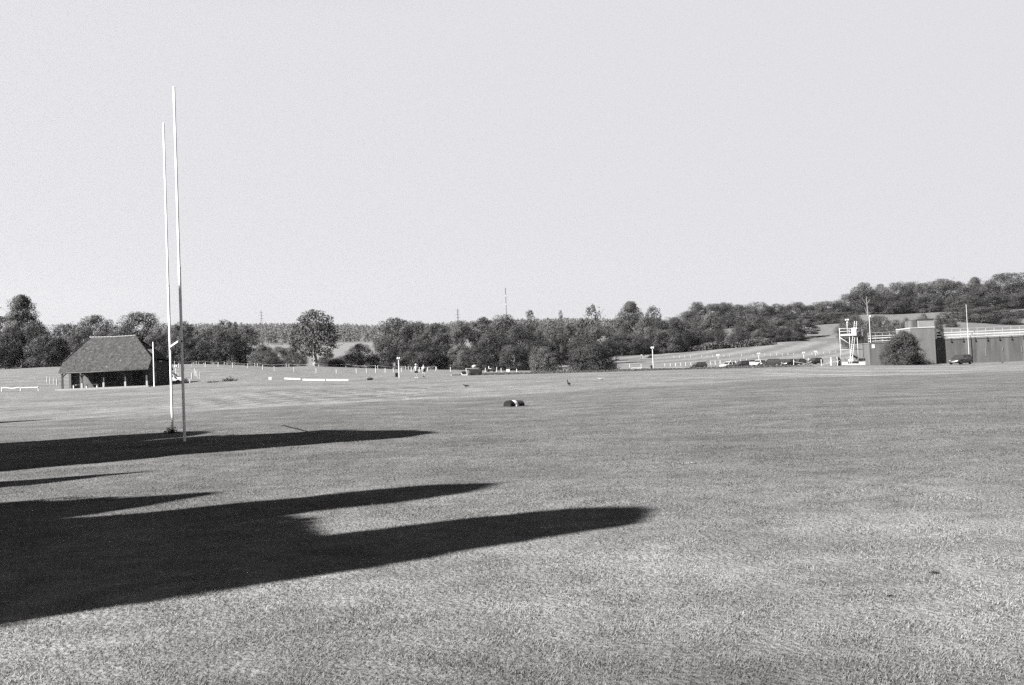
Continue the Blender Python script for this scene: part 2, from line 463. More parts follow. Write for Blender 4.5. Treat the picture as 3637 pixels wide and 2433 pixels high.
v0 = base - np.c_[sx, sy, np.zeros(NB)]; v1 = base + np.c_[sx, sy, np.zeros(NB)]
v2 = base + np.c_[dirx * ln, diry * ln, dirz * ln]
gv = np.stack([v0, v1, v2], 1).reshape(-1, 3)
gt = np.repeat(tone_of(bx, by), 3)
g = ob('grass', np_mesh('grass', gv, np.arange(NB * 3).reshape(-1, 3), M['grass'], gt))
tag(g, kind='stuff')


# ------------------------------------------------------------------ foliage
def leaf_cards(P, Nn, size, r):
    n = len(P)
    Nn = Nn / (np.linalg.norm(Nn, axis=1, keepdims=True) + 1e-9)
    h = r.normal(size=(n, 3)); t = np.cross(Nn, h); t /= np.linalg.norm(t, axis=1, keepdims=True) + 1e-9
    b = np.cross(Nn, t); s = np.asarray(size)[:, None]
    q = np.stack([P - t * s, P + b * s * .62, P + t * s, P - b * s * .62], 1)
    return q.reshape(-1, 3), np.arange(n * 4).reshape(-1, 4)


PROF = {
    'oak': ([0, .06, .2, .45, .7, .87, .96, 1], [.36, .43, .48, .5, .48, .38, .24, .06]),
    'tall': ([0, .06, .25, .45, .62, .8, .92, 1], [.42, .48, .5, .46, .40, .29, .17, .05]),
    'bush': ([0, .12, .35, .6, .82, .94, 1], [.44, .49, .5, .45, .32, .18, .05]),
    'lone': ([.17, .23, .33, .5, .68, .84, .95, 1], [.14, .36, .47, .5, .45, .37, .24, .08]),
    'beech': ([.18, .26, .45, .65, .85, 1], [.3, .44, .5, .44, .28, .05]),
    'sparse': ([.25, .4, .6, .8, .95, 1], [.25, .42, .5, .44, .26, .08]),
    'conifer': ([.08, .12, .3, .5, .7, .88, 1], [.4, .5, .4, .29, .18, .08, .01]),
    'cedar': ([.16, .24, .45, .65, .85, 1], [.5, .5, .46, .36, .22, .05]),
    'column': ([0, .05, .3, .7, .94, 1], [.48, .5, .5, .48, .32, .04]),
    'block': ([0, .05, .3, .7, .96, 1], [.48, .5, .5, .5, .48, .40]),
    'spire': ([0, .05, .3, .6, .8, .93, 1], [.42, .5, .48, .38, .26, .12, .02]),
}


def crown_mesh(name, kind, seed, material, nc=110, nl=130, ls=.0125, rc=(.06, .19), core=0.30, asp=1.25, shell=0, wa=1.0):
    r = np.random.default_rng(seed)
    zs, rs = PROF[kind]; zs = np.array(zs); rs = np.array(rs)
    zz = np.linspace(zs[0], zs[-1], 200); cdf = np.cumsum(np.interp(zz, zs, rs)); cdf /= cdf[-1]
    wob = r.uniform(0, 2 * PI, 6)
    P = []; Nn = []; S = []
    for k in range(nc):
        z = np.interp(r.random(), cdf, zz); ang = r.uniform(0, 2 * PI)
        c_r = rc[0] + (rc[1] - rc[0]) * r.random() ** 1.6
        env = np.interp(z, zs, rs) * (1 + wa * (.12 * math.sin(2 * ang + wob[0]) + .10 * math.sin(3 * ang + wob[1] + 5 * z) + .07 * math.sin(5 * ang + wob[2] + 9 * z)))
        fr = r.random() ** core
        rad = max(0.0, (env - c_r * .75)) * fr
        cz = c_r / asp
        z = min(z, zs[-1] - cz * .7)
        c = np.array([rad * math.cos(ang), rad * math.sin(ang), max(z, cz * .5)])
        m = int(nl * (c_r / .105) ** 2)
        v = r.normal(size=(m, 3)); v /= np.linalg.norm(v, axis=1, keepdims=True)
        v[:, 2] = np.where(v[:, 2] < -.8, -v[:, 2], v[:, 2])
        flat = (.88 if kind != 'cedar' else .3) / asp
        rr = c_r * r.uniform(.66, 1.06, m)[:, None]
        P.append(c + v * rr * [1, 1, flat])
        out = np.array([math.cos(ang), math.sin(ang), .5])
        Nn.append(v + .3 * out + r.normal(size=(m, 3)) * .30); S.append(r.uniform(.6, 1.3, m) * ls)
    for k in range(38 if not shell else 0):                      # stray shoots that break the outline
        z = np.interp(r.random(), cdf, zz); ang = r.uniform(0, 2 * PI); env = np.interp(z, zs, rs)
        m = 9; tt = np.linspace(.78, r.uniform(1.04, 1.2), m)
        a2 = ang + r.normal(0, .05, m)
        P.append(np.c_[np.cos(a2) * env * tt, np.sin(a2) * env * tt, z + (tt - .8) * r.uniform(-.05, .25) / asp + r.normal(0, .006, m)]); Nn.append(r.normal(size=(m, 3))); S.append(r.uniform(.5, 1.0, m) * ls)
    if shell:
        z = np.interp(r.random(shell), cdf, zz); ang = r.uniform(0, 2 * PI, shell); env = np.interp(z, zs, rs) * (1 + .05 * np.sin(3 * ang + wob[0] + 4 * z) + .04 * np.sin(11 * z + wob[1])) * r.uniform(.86, .99, shell)
        P.append(np.c_[np.cos(ang) * env, np.sin(ang) * env, z]); Nn.append(r.normal(size=(shell, 3)) + np.c_[np.cos(ang), np.sin(ang), np.zeros(shell)]); S.append(r.uniform(.7, 1.4, shell) * ls)
    P = np.concatenate(P); P[:, 2] = np.maximum(P[:, 2], .004)
    q, f = leaf_cards(P, np.concatenate(Nn), np.concatenate(S), r)
    return np_mesh(name, q, f, material)


def trunk_mesh(name, seed, material, top=.6, r0=.03, limbs=6, low=.22, reach=1.0):
    r = random.Random(seed); mb = MB()
    pts = [Vector((0, 0, -.03)), Vector((0, 0, .02))]; rad = [r0 * 1.5, r0 * 1.1]
    for k in range(1, 6):
        z = top * k / 5; pts.append(Vector((r.uniform(-.012, .012) * k, r.uniform(-.012, .012) * k, z))); rad.append(r0 * (1 - .75 * k / 5))
    mb.tube(pts, rad, 7)
    for k in range(limbs):
        z = low + (top - low) * k / limbs; a = r.uniform(0, 2 * PI); L = r.uniform(.2, .36) * reach
        p0 = Vector((0, 0, z)); p1 = p0 + Vector((math.cos(a) * L * .5, math.sin(a) * L * .5, L * .38)); p2 = p0 + Vector((math.cos(a) * L, math.sin(a) * L, L * .8))
        mb.tube([p0, p1, p2], [r0 * .5, r0 * .35, r0 * .12], 5)
    return mb.mesh(name, material)


LIB = {}
for kind, seeds, mk, kw in (
        ('oak', (1, 2, 3, 4), 'leaf', {}), ('oak_pale', (5, 6), 'leaf_pale', {}), ('oak_dark', (7, 8, 9), 'leaf_dark', {}),
        ('oak:w', (1, 2, 3), 'leaf', dict(asp=.85)), ('oak_pale:w', (5,), 'leaf_pale', dict(asp=.75)), ('oak_dark:w', (7, 8), 'leaf_dark', dict(asp=.85)),
        ('oak:n', (1, 2, 3), 'leaf', dict(asp=1.9)), ('oak_pale:n', (5,), 'leaf_pale', dict(asp=1.9)), ('oak_dark:n', (7, 8), 'leaf_dark', dict(asp=1.9)),
        ('tall', (11, 12), 'leaf', dict(asp=1.5)), ('bush', (21, 22, 23), 'leaf', dict(asp=.75)), ('bush_pale', (24, 25), 'leaf_pale', dict(asp=.75)), ('bush_dark', (26, 27), 'leaf_dark', dict(asp=.85, nc=170)),
        ('lone', (31,), 'leaf', dict(nc=330, nl=46, rc=(.05, .10), ls=.016, core=.42, asp=1.1, wa=.35)),
        ('beech', (41, 42), 'leaf', dict(asp=1.1)), ('sparse', (51, 52), 'leaf', dict(nc=70, nl=50, rc=(.05, .1), ls=.02, core=.45)),
        ('conifer', (61,), 'leaf', dict(nc=150, nl=46, rc=(.05, .09), asp=2.5, wa=.4)), ('cedar', (71,), 'leaf', dict(nc=110, rc=(.08, .15), wa=.6))):
    bk = kind.split(':')[0].split('_')[0]
    LIB[kind] = []
    for sd in seeds:
        cmesh = crown_mesh('crown', bk, sd, M[mk], **kw)
        pale = bk in ('lone', 'beech')
        tmesh = trunk_mesh('trunk', sd, M['bark_mid' if bk == 'lone' else 'bark_pale' if pale else 'bark'], top={'bush': .5, 'conifer': .95, 'lone': .7, 'sparse': .85}.get(bk, .62),
                           r0={'bush': .02, 'lone': .045, 'conifer': .02, 'sparse': .02, 'beech': .022}.get(bk, .03), limbs=7, low=.25, reach={'conifer': .25, 'tall': .6, 'lone': .75, 'oak': .8}.get(bk, 1.0))
        LIB[kind].append((cmesh, tmesh))
NAME = dict(oak='broadleaf_tree', tall='broadleaf_tree', bush='bush', lone='oak_tree', beech='beech_tree', sparse='broadleaf_tree', conifer='conifer_tree', cedar='cedar_tree')
_tn = 0


def tree(kind, px, top, d, wpx, label, group=None, base=None, cat=None):
    global _tn
    bk = kind.split('_')[0]
    g0 = W(px, 1300, d); zb = gz(g0.x, d)
    ztop = W(px, top, d).z
    h = max(ztop - zb, 1.0)
    mid = W(px, top, d); xm = mid.x + (h * .5) * math.tan(ROLL)      # pixel column of the crown, undoing the camera's tilt
    xm = W(px, (top + top + h * F / d) / 2, d).x
    zb = gz(xm, d); h = max(ztop - zb, 1.0)
    w = wpx / F * d
    if bk in ('oak', 'bush', 'tall'): w *= 1.16
    key = kind + (':w' if h / w < 1.08 else ':n' if h / w > 1.55 else '') if bk == 'oak' else kind
    lib = LIB[key][_tn % len(LIB[key])]; _tn += 1
    o = thing(NAME[bk], label, cat or ('bush' if bk == 'bush' else 'tree'), (xm, d, zb - 0.02 * h), random.uniform(0, 2 * PI), group, (w, w, h * 1.02))
    ob('crown', lib[0], o)
    if bk != 'bush' or wpx > 80: ob('trunk' if bk != 'bush' else 'stem', lib[1], o)
    return o


def grove(rows, phrase, group):
    """rows sorted by photo column; each tree gets a label of its own"""
    desc = dict(oak='round-crowned grey tree', oak_pale='pale-leaved tree', oak_dark='dark dense tree', tall='tall tree with pointed crown',
                bush='rounded bush', bush_pale='pale bush', bush_dark='dark bush', sparse='thin-crowned gappy tree', conifer='small pointed conifer',
                cedar='flat-layered spreading tree', beech='tree with pale bare trunk', lone='broad tree on a pale trunk')
    rows = sorted(rows, key=lambda r: r[1])
    cnt = {}
    for r in rows: cnt[r[0]] = cnt.get(r[0], 0) + 1
    k = {}
    for r in rows:
        kd = r[0]; k[kd] = k.get(kd, 0) + 1
        lab = desc[kd] + ((', ' + ORD[k[kd]] + ' such from left') if cnt[kd] > 1 else '') + ' ' + phrase
        tree(*r[:5], label=lab, group=group)


grove([('oak_dark', 8, 1118, 315, 100), ('tall', 78, 1050, 302, 165), ('oak_dark', 28, 1165, 292, 120), ('oak', 128, 1150, 294, 130), ('oak_dark', 235, 1152, 300, 130), ('oak', 335, 1122, 312, 140),
       ('oak_dark', 285, 1165, 295, 110), ('oak_dark', 490, 1112, 310, 165), ('oak', 415, 1158, 300, 120), ('oak_pale', 578, 1148, 298, 95), ('oak', 650, 1143, 300, 100), ('oak_dark', 560, 1190, 285, 130),
       ('oak', 715, 1172, 300, 95), ('oak', 762, 1160, 298, 90), ('sparse', 806, 1135, 297, 95), ('oak_dark', 800, 1175, 285, 120), ('oak', 872, 1158, 290, 108), ('oak_dark', 690, 1205, 283, 130),
       ('oak_dark', 180, 1190, 292, 110), ('oak_dark', 640, 1180, 284, 120)], 'in the wood behind the pavilion', 'trees in the wood behind the pavilion')
grove([('bush', 937, 1228, 275, 85), ('bush_pale', 990, 1232, 285, 90), ('bush', 1045, 1230, 272, 90), ('bush', 1170, 1255, 270, 90), ('bush_pale', 1222, 1262, 275, 80), ('bush', 1278, 1222, 264, 110),
       ('bush', 1335, 1262, 262, 60), ('bush_dark', 965, 1265, 266, 70), ('bush_dark', 1195, 1275, 264, 70)], 'around the lone broad tree', 'bushes around the lone tree')
tree('lone', 1116, 1100, 256, 192, 'broad lone tree with an airy crown on a pale trunk, far hill behind it')
grove([('oak_dark', 1405, 1130, 275, 140), ('oak', 1470, 1142, 272, 120), ('oak_dark', 1543, 1151, 268, 118), ('oak_dark', 1362, 1200, 262, 85), ('oak_dark', 1580, 1205, 266, 70), ('oak_dark', 1490, 1215, 262, 130)],
      'in the clump behind the two walkers', 'trees in the clump behind the walkers')
grove([('oak', 1640, 1140, 300, 100), ('bush_pale', 1635, 1222, 264, 95), ('bush', 1695, 1235, 262, 100), ('oak_dark', 1722, 1127, 305, 100), ('oak', 1790, 1120, 300, 130), ('oak', 1752, 1180, 280, 130),
       ('tall', 1885, 1103, 300, 95), ('oak_dark', 1850, 1155, 285, 130), ('oak', 1918, 1170, 290, 80), ('oak_dark', 1825, 1225, 264, 120), ('oak_dark', 1880, 1215, 268, 100),
       ('oak_pale', 1960, 1142, 370, 100), ('conifer', 1994, 1098, 390, 105), ('oak_dark', 2022, 1147, 340, 80), ('oak', 2068, 1137, 350, 95), ('sparse', 2107, 1081, 346, 100),
       ('oak', 2135, 1160, 320, 125), ('oak', 2068, 1195, 295, 115), ('oak', 2195, 1142, 457, 95), ('tall', 2243, 1072, 457, 130), ('sparse', 2325, 1085, 457, 85), ('oak', 2310, 1122, 447, 115),
       ('oak', 2388, 1128, 452, 105), ('oak', 2208, 1185, 424, 115), ('oak_pale', 2300, 1162, 437, 100), ('oak_dark', 2265, 1195, 427, 90), ('oak', 2370, 1172, 437, 120), ('oak_dark', 2155, 1220, 412, 110),
       ('beech', 1990, 1165, 305, 90), ('oak', 2430, 1140, 477, 95), ('oak_pale', 2530, 1112, 487, 95), ('oak', 2488, 1118, 492, 100), ('oak_dark', 2465, 1170, 462, 110), ('oak_dark', 2545, 1165, 462, 72), ('oak', 2420, 1195, 454, 90)],
      'in the wood behind the car park', 'trees in the wood behind the car park')
tree('bush_pale', 1930, 1232, 176, 128, 'lighter of the two big bushes at the far edge of the field')
tree('bush_dark', 2098, 1222, 172, 172, 'darker and wider of the two big bushes at the far edge of the field')
grove([('oak', 2450, 1105, 680, 90), ('oak_dark', 2480, 1074, 690, 80), ('oak', 2530, 1080, 690, 85), ('oak', 2570, 1075, 690, 80), ('oak', 2618, 1083, 690, 85), ('oak', 2655, 1088, 690, 80), ('oak', 2690, 1073, 685, 75),
       ('oak', 2730, 1088, 690, 75), ('oak', 2763, 1079, 690, 72), ('oak', 2798, 1087, 690, 70), ('oak', 2828, 1074, 690, 85), ('oak', 2870, 1086, 690, 75), ('oak', 2905, 1080, 690, 80), ('oak', 2942, 1070, 685, 125),
       ('oak', 2992, 1086, 690, 80), ('oak', 2906, 1106, 615, 100), ('oak', 2962, 1108, 612, 100), ('oak', 3004, 1108, 605, 90), ('oak_dark', 2585, 1120, 640, 110), ('oak_dark', 2750, 1118, 630, 110), ('oak_dark', 2830, 1112, 630, 110)],
      'on the skyline above the striped slope', 'trees along the skyline above the slope')
grove([('bush_dark', 2622, 1178, 458, 75), ('oak', 2668, 1118, 485, 112), ('oak', 2640, 1142, 478, 90), ('oak', 2706, 1132, 505, 95), ('oak', 2762, 1128, 495, 100), ('oak_pale', 2692, 1172, 462, 60), ('oak_dark', 2728, 1165, 470, 80),
       ('oak_dark', 2815, 1142, 476, 85), ('cedar', 2860, 1108, 486, 112), ('oak_dark', 2775, 1165, 468, 80), ('bush_dark', 2830, 1178, 466, 60)],
      'at the top of the striped slope', 'trees at the top of the striped slope')
grove([('beech', 3068, 1003, 680, 130), ('oak', 3020, 1045, 690, 95), ('beech', 3130, 1008, 690, 95), ('oak', 3190, 1004, 685, 115), ('oak', 3243, 1002, 690, 95), ('oak', 3282, 1006, 680, 80), ('oak', 3350, 992, 680, 135),
       ('oak', 3397, 1001, 675, 95), ('tall', 3465, 985, 680, 80), ('oak', 3435, 1010, 670, 95), ('oak', 3513, 1008, 670, 95), ('oak_dark', 3570, 972, 665, 150), ('oak', 3632, 1005, 660, 100), ('oak', 3300, 1048, 665, 110),
       ('oak', 3420, 1050, 655, 125), ('oak_dark', 3530, 1045, 650, 130), ('oak', 3610, 1042, 650, 105), ('oak_dark', 3165, 1045, 672, 110), ('oak_dark', 3100, 1050, 676, 90), ('oak_dark', 3235, 1055, 670, 100), ('oak_dark', 3360, 1060, 665, 100),
       ('oak', 3670, 1020, 655, 110)],
      'on the hilltop above the brick building', 'trees in the hilltop wood')
grove([('oak', 3402, 1092, 545, 125), ('oak', 3490, 1090, 535, 145), ('oak', 3572, 1097, 525, 115), ('bush', 3347, 1130, 520, 52), ('bush', 3381, 1143, 480, 52), ('bush', 3632, 1102, 570, 45)],
      'on the bank behind the roof railings', 'trees on the bank behind the railings')
grove([('oak', 3022, 1122, 430, 95), ('oak', 3047, 1140, 385, 125), ('oak_dark', 3072, 1185, 345, 80), ('oak_dark', 3105, 1122, 365, 55), ('oak_dark', 3133, 1122, 355, 72), ('oak', 3180, 1137, 255, 75), ('bush', 3222, 1132, 235, 45),
       ('bush', 3284, 1117, 225, 68), ('oak', 3120, 1165, 330, 90), ('bush', 3334, 1125, 215, 45)], 'between scaffold tower and louvred roof box', 'trees between the tower and the roof box')
tree('bush_dark', 3208, 1178, 152.5, 138, 'large dark bush growing against the brick building')


def bare_trunk(label, px, base, d, top, r, forks):
    p = spot(px, base, d); h = W(px, top, d).z - p.z
    o = thing('bare_tree', label, 'tree', p)
    mb = MB(); mb.tube([(0, 0, -.5), (0, 0, h * .1), (-.2, 0, h * .5), (-.5, 0, h)], [r * 1.3, r, r * .7, r * .3], 8); mb.build('trunk', M['bark_white'], o)
    for (z, dx, dz) in forks:
        mb = MB(); mb.tube([(-.2, 0, h * z), (dx * .6, -.3, h * z + dz * .5), (dx, -.4, h * z + dz)], [r * .5, r * .4, r * .15], 6); mb.build('limb', M['bark_white'], o)


bare_trunk('tall pale bare forked trunk before the hilltop wood', 3083, 1119, 655, 1052, .6, ((.5, -3.2, 5), (.62, 2.2, 4), (.05, -2.2, 5)))


def leafy_row(name, pts, hgt, wid, n, size, material):
    """one ragged run of leaves along a line on the ground"""
    r = np.random.default_rng(int(abs(pts[0].x) * 7) + 3)
    pts = [np.array(p) for p in pts]; seg = [np.linalg.norm(b - a) for a, b in zip(pts, pts[1:])]; tot = sum(seg)
    tt = r.random(n) * tot; cs = np.r_[0, np.cumsum(seg)]
    P = np.stack([np.interp(tt, cs, [p[k] for p in pts]) for k in range(3)], 1)
    env = .55 + .45 * np.abs(np.sin(tt * .21 + 1.3 * np.sin(tt * .07)))
    a = r.uniform(0, PI, n); rr = r.random(n) ** .4
    P[:, 0] += np.cos(a) * rr * wid * .5; P[:, 1] += r.normal(0, wid * .25, n)
    P[:, 2] = GZ(P[:, 0], P[:, 1]) + np.sin(a) * rr * hgt * env
    q, f = leaf_cards(P, r.normal(size=(n, 3)) + [0, -.3, .6], r.uniform(.6, 1.3, n) * size, r)
    return ob(name, np_mesh(name, q, f, material))


hp = [spot(px, py, d) for px, py, d in ((2130, 1266, 428), (2250, 1256, 432), (2350, 1250, 436), (2450, 1246, 440), (2550, 1238, 445), (2650, 1228, 450), (2735, 1222, 452))]
tag(leafy_row('hedge', hp, 3.4, 7, 6500, .5, M['leaf']), 'low scrubby hedge running under the wood along the striped slope', 'hedge')
hp = [spot(px, 1330, d) for px, d in ((1850, 143), (1980, 144), (2120, 144), (2260, 146), (2450, 148), (2640, 150), (2850, 153))]
tag(leafy_row('undergrowth', hp, .36, 4, 9000, .075, M['leaf']), kind='stuff')
hp = [spot(px, 1330, d) for px, d in ((1640, 141), (1730, 142), (1850, 142.5))]
tag(leafy_row('undergrowth', hp, .3, 3, 2400, .07, M['leaf']), kind='stuff')
def weeds(name, label, cat, c, n, sx_, sy_, sz_, s0, s1, m, group=None):
    o = thing(name, label, cat, c, 0, group)
    q, f = leaf_cards(np.c_[rng.normal(0, sx_, n), rng.normal(0, sy_, n), np.abs(rng.normal(0, sz_, n))], rng.normal(size=(n, 3)) + [0, 0, .5], rng.uniform(s0, s1, n), rng)
    ob('foliage', np_mesh('foliage', q, f, m), o)


weeds('weed_patch', 'smaller and flatter of two weed patches right of the pavilion', 'weeds', spot(757, 1363, 128), 150, .5, .3, .10, .03, .10, M['leaf_dark'], 'weed patches near the pavilion')
weeds('weed_patch', 'larger and darker of two weed patches right of the pavilion', 'weeds', spot(814, 1359, 129), 330, .48, .3, .2, .04, .12, M['leaf_dark'], 'weed patches near the pavilion')

# far wood on the ridge: one mass
rw = np.random.default_rng(77)
Pn, Nn, Sn = [], [], []
count = 0
while count < 5200:
    px = rw.uniform(560, 2320); d = rw.uniform(1480, 2520)
    if d < 1640 and 1150 < px < 1400: continue
    x = W(px, 1200, d).x; z = gz(x, d); h = rw.uniform(13, 21); w = h * rw.uniform(.35, .6)
    m = 26
    zz = rw.random(m) ** .8; ang = rw.uniform(0, 2 * PI, m); rr = (1 - zz * .85) * w * .6
    Pn.append(np.c_[x + np.cos(ang) * rr, d + np.sin(ang) * rr, z + zz * h]); Nn.append(np.c_[np.cos(ang), np.sin(ang), np.full(m, 1.3)] + rw.normal(size=(m, 3)) * .3); Sn.append(rw.uniform(1.2, 2.4, m))
    count += 1
q, f = leaf_cards(np.concatenate(Pn), np.concatenate(Nn), np.concatenate(Sn), rw)
tag(ob('woods', np_mesh('woods', q, f, M['wood'])), kind='stuff')

# trees beyond the left edge of the frame: they throw the long shadows over the turf
A_SH = math.radians(31); EL = math.radians(37)


def shadow_tree(kind, tip_s, t, height, width, seed, label):
    sb = tip_s - height / math.tan(EL)
    x = sb * math.cos(A_SH) - t * math.sin(A_SH); y = sb * math.sin(A_SH) + t * math.cos(A_SH)
    o = thing('broadleaf_tree', label, 'tree', (x, y, gz(x, y)), seed * 1.7, 'trees outside the field edge', (width, width, height))
    ob('crown', crown_mesh('crown', kind, seed, M['leaf_dark'], nc=240, nl=80, ls=.02, rc=(.07, .12), core=.5, asp=2.5, shell=22000), o)
    ob('trunk', trunk_mesh('trunk', seed, M['bark'], top=.8, r0=.035), o)


for k, a in enumerate((('column', 7.2, 9.35, 12.5, 2.5), ('column', 7.3, 13.15, 13.0, 2.3), ('block', 2.3, 12.0, 10.5, 4.6), ('block', 2.6, 10.9, 11.0, 2.9), ('spire', 3.7, 15.6, 12.0, 6.2), ('spire', 3.8, 20.8, 12.0, 3.0),
                       ('oak', 12.4, 28.1, 15.0, 8.0), ('block', 6.5, 35.0, 13.5, 5.6), ('spire', 6.3, 61.0, 13.0, 5.5))):
    shadow_tree(*a, seed=101 + k, label='tall dense tree beyond the left edge, shading the turf, ' + ORD[k + 1] + ' nearest')


# ------------------------------------------------------------------ rugby goal
def z_at(px, py, d): return W(px, py, d).z


gr = spot(655.9, 1566, 29.0); gl = spot(613.6, 1537, 35.0)
goal = thing('rugby_goal', 'tall white rugby goal posts with a crossbar between them, standing on the turf', 'rugby posts', gr)
for (p, top, dj, dk) in ((gr, z_at(608.5, 308, 29.0), 5.08, 4.12), (gl, z_at(576.5, 437, 35.0), 5.2, 4.2)):
    q = p - gr; h = top - p.z
    mb = MB(); mb.tube([q + Vector((0, 0, -.05)), q + Vector((0, 0, dj))], .040, 16); mb.tube([q + Vector((0, 0, dj + .002)), q + Vector((0, 0, h - .02)), q + Vector((0, 0, h))], [.033, .032, .022], 16)
    po = mb.build('post', M['white'], goal)
    mb = MB(); mb.tube([q + Vector((0, 0, dj - .06)), q + Vector((0, 0, dj + .02))], .042, 16); mb.build('collar', M['white_worn'], po)
    mb = MB(); mb.tube([q + Vector((.028, -.03, dk)), q + Vector((.05, -.052, dk))], .014, 8); mb.build('bolt', M['cap'], po)
cz0 = z_at(609.5, 1233, 35.0); cz1 = z_at(636, 1206, 29.0)
ca = Vector((gl.x - gr.x, gl.y - gr.y, cz0 - gr.z)); cb_ = Vector((0, 0, cz1 - gr.z)); dv = (cb_ - ca).normalized()
off = Vector((0.05, -.02, 0))
mb = MB(); mb.tube([ca - dv * .12, cb_ + dv * .05], .034, 14); cbar = mb.build('crossbar', M['white'], goal)
mb = MB(); mb.tube([ca + dv * 1.9, ca + dv * 3.0], .040, 14); mb.build('sleeve', M['white_worn'], cbar)
for e, sgn in ((ca, 1), (cb_, -1)):
    mb = MB(); mb.tube([e - dv * .06 * sgn + Vector((0, 0, -.055)), e + dv * .22 * sgn + Vector((0, 0, -.05))], .03, 8); mb.build('bracket', M['cap'], cbar)
weeds('grass_tuft', 'dark tuft of uncut grass at the foot of the farther goal post', 'grass tuft', gl + Vector((-.02, -.1, 0)), 420, .11, .10, .09, .012, .035, M['leaf_dark'])
weeds('grass_tuft', 'small pale tuft in the open turf right of the long shadows', 'grass tuft', spot(2455, 1709, 17), 140, .13, .035, .015, .006, .016, M['tuft'])
for k, (px, py) in enumerate(((3162, 2131), (3320, 2042))):
    d, p = hit(px, py)
    weeds('earth_clod', ('nearer and darker' if k == 0 else 'farther') + ' of two dark clods in the near turf at the right', 'clod', p + Vector((0, 0, .015)), 140, .016, .011, .008, .004, .009, M['soil'])

# ------------------------------------------------------------------ tackle bag
bd = 50.0; bp = spot(1826, 1441, bd)
bag = thing('tackle_bag', 'dark half-round rugby tackle pad with a white band lying on the turf', 'tackle bag', bp, math.radians(42))


def half_drum(mb, x0, x1, r, h, n=18, bulge=0.0):
    """half-round pad: flat base, arched over x"""
    prof = [(-r, 0)] + [(-r * math.cos(PI * k / n), h * math.sin(PI * k / n) ** .8) for k in range(1, n)] + [(r, 0)]
    m = len(prof); vs = []
    for x, s in ((x0, .93), (x0 + .03 * (1 if x1 > x0 else -1), 1.0), (x1 - .03 * (1 if x1 > x0 else -1), 1.0), (x1, .93)):
        vs += [(x, y * s, z * s) for y, z in prof]
    fs = [tuple(range(m))[::-1], tuple(range(3 * m, 4 * m))]
    for j in range(3): fs += [(j * m + i, j * m + (i + 1) % m, (j + 1) * m + (i + 1) % m, (j + 1) * m + i) for i in range(m)]
    mb.add(vs, fs, False)


mb = MB(); half_drum(mb, -.48, -.17, .29, .31); mb.build('pad', M['dark'], bag)
mb = MB(); half_drum(mb, -.168, .04, .285, .305); mb.build('band', M['cloth_white'], bag)
mb = MB(); half_drum(mb, .042, .48, .285, .285); mb.build('pad', M['tarp'], bag)
mb = MB(); mb.box(-.14, .04, -.36, -.285, .005, .08); mb.build('strap', M['cloth_white'], bag)

# ------------------------------------------------------------------ pavilion (front parallel to the picture, half-hipped tiled roof over an open porch)
yf = 129.4
e0 = W(207, 1322, yf); e1 = W(526, 1311, yf)
pw = e1.x - e0.x; ox = e0.x; oz = gz(ox + pw / 2, 130.5)
pav = thing('pavilion', 'old cricket pavilion with a half-hipped tiled roof over an open timber porch', 'pavilion', (ox, yf, oz))
ez = (e0.z + e1.z) / 2 - oz                                    # eave height
r0 = W(322, 1198, yf + 4.8); r1 = W(481, 1193, yf + 4.8)
rz = (r0.z + r1.z) / 2 - oz; rx0 = r0.x - ox; rx1 = r1.x - ox
DEP = 9.6; hz0 = W(222, 1288, 130.7).z - oz; hz1 = W(541, 1271, 130.9).z - oz
hz = (hz0 + hz1) / 2; hy = (hz - ez) / (rz - ez) * DEP / 2
th = .16
A = [(0, 0, ez), (pw, 0, ez), (pw, hy, hz), (rx1, DEP / 2, rz), (rx0, DEP / 2, rz), (0, hy, hz)]
B = [(0, DEP, ez), (pw, DEP, ez), (pw, DEP - hy, hz), (rx1, DEP / 2, rz), (rx0, DEP / 2, rz), (0, DEP - hy, hz)]
rb = MB()
# subdivide the slopes a little so the old roof can sag


def lerp(a, b, t): return Vector(a) * (1 - t) + Vector(b) * t


def slope_rows(mb, left, right, n=10, sag=.07, dz=0.0):
    """left/right: polylines bottom->top"""
    def at(poly, t):
        zs = [p[2] for p in poly]; z = zs[0] + (zs[-1] - zs[0]) * t
        for a, b in zip(poly, poly[1:]):
            if a[2] - 1e-6 <= z <= b[2] + 1e-6: return lerp(a, b, (z - a[2]) / max(b[2] - a[2], 1e-6))
        return Vector(poly[-1])
    m = 14; vs = []
    for i in range(n + 1):
        t = i / n; a = at(left, t); b = at(right, t)
        for j in range(m + 1):
            s = j / m; p = lerp(a, b, s); p.z += dz - sag * math.sin(PI * s) * (.4 + .6 * math.sin(PI * t)) + .02 * math.sin(j * 2.1 + i * 1.7); vs.append(p)
    mb.add(vs, [(i * (m + 1) + j, i * (m + 1) + j + 1, (i + 1) * (m + 1) + j + 1, (i + 1) * (m + 1) + j) for i in range(n) for j in range(m)])


slope_rows(rb, [A[0], A[5], A[4]], [A[1], A[2], A[3]])
slope_rows(rb, [B[0], B[5], B[4]], [B[1], B[2], B[3]])
rb.add([A[2], B[2], (rx1, DEP / 2, rz - .25)], [(0, 1, 2)]); rb.add([A[5], B[5], (rx0, DEP / 2, rz - .25)], [(0, 2, 1)])
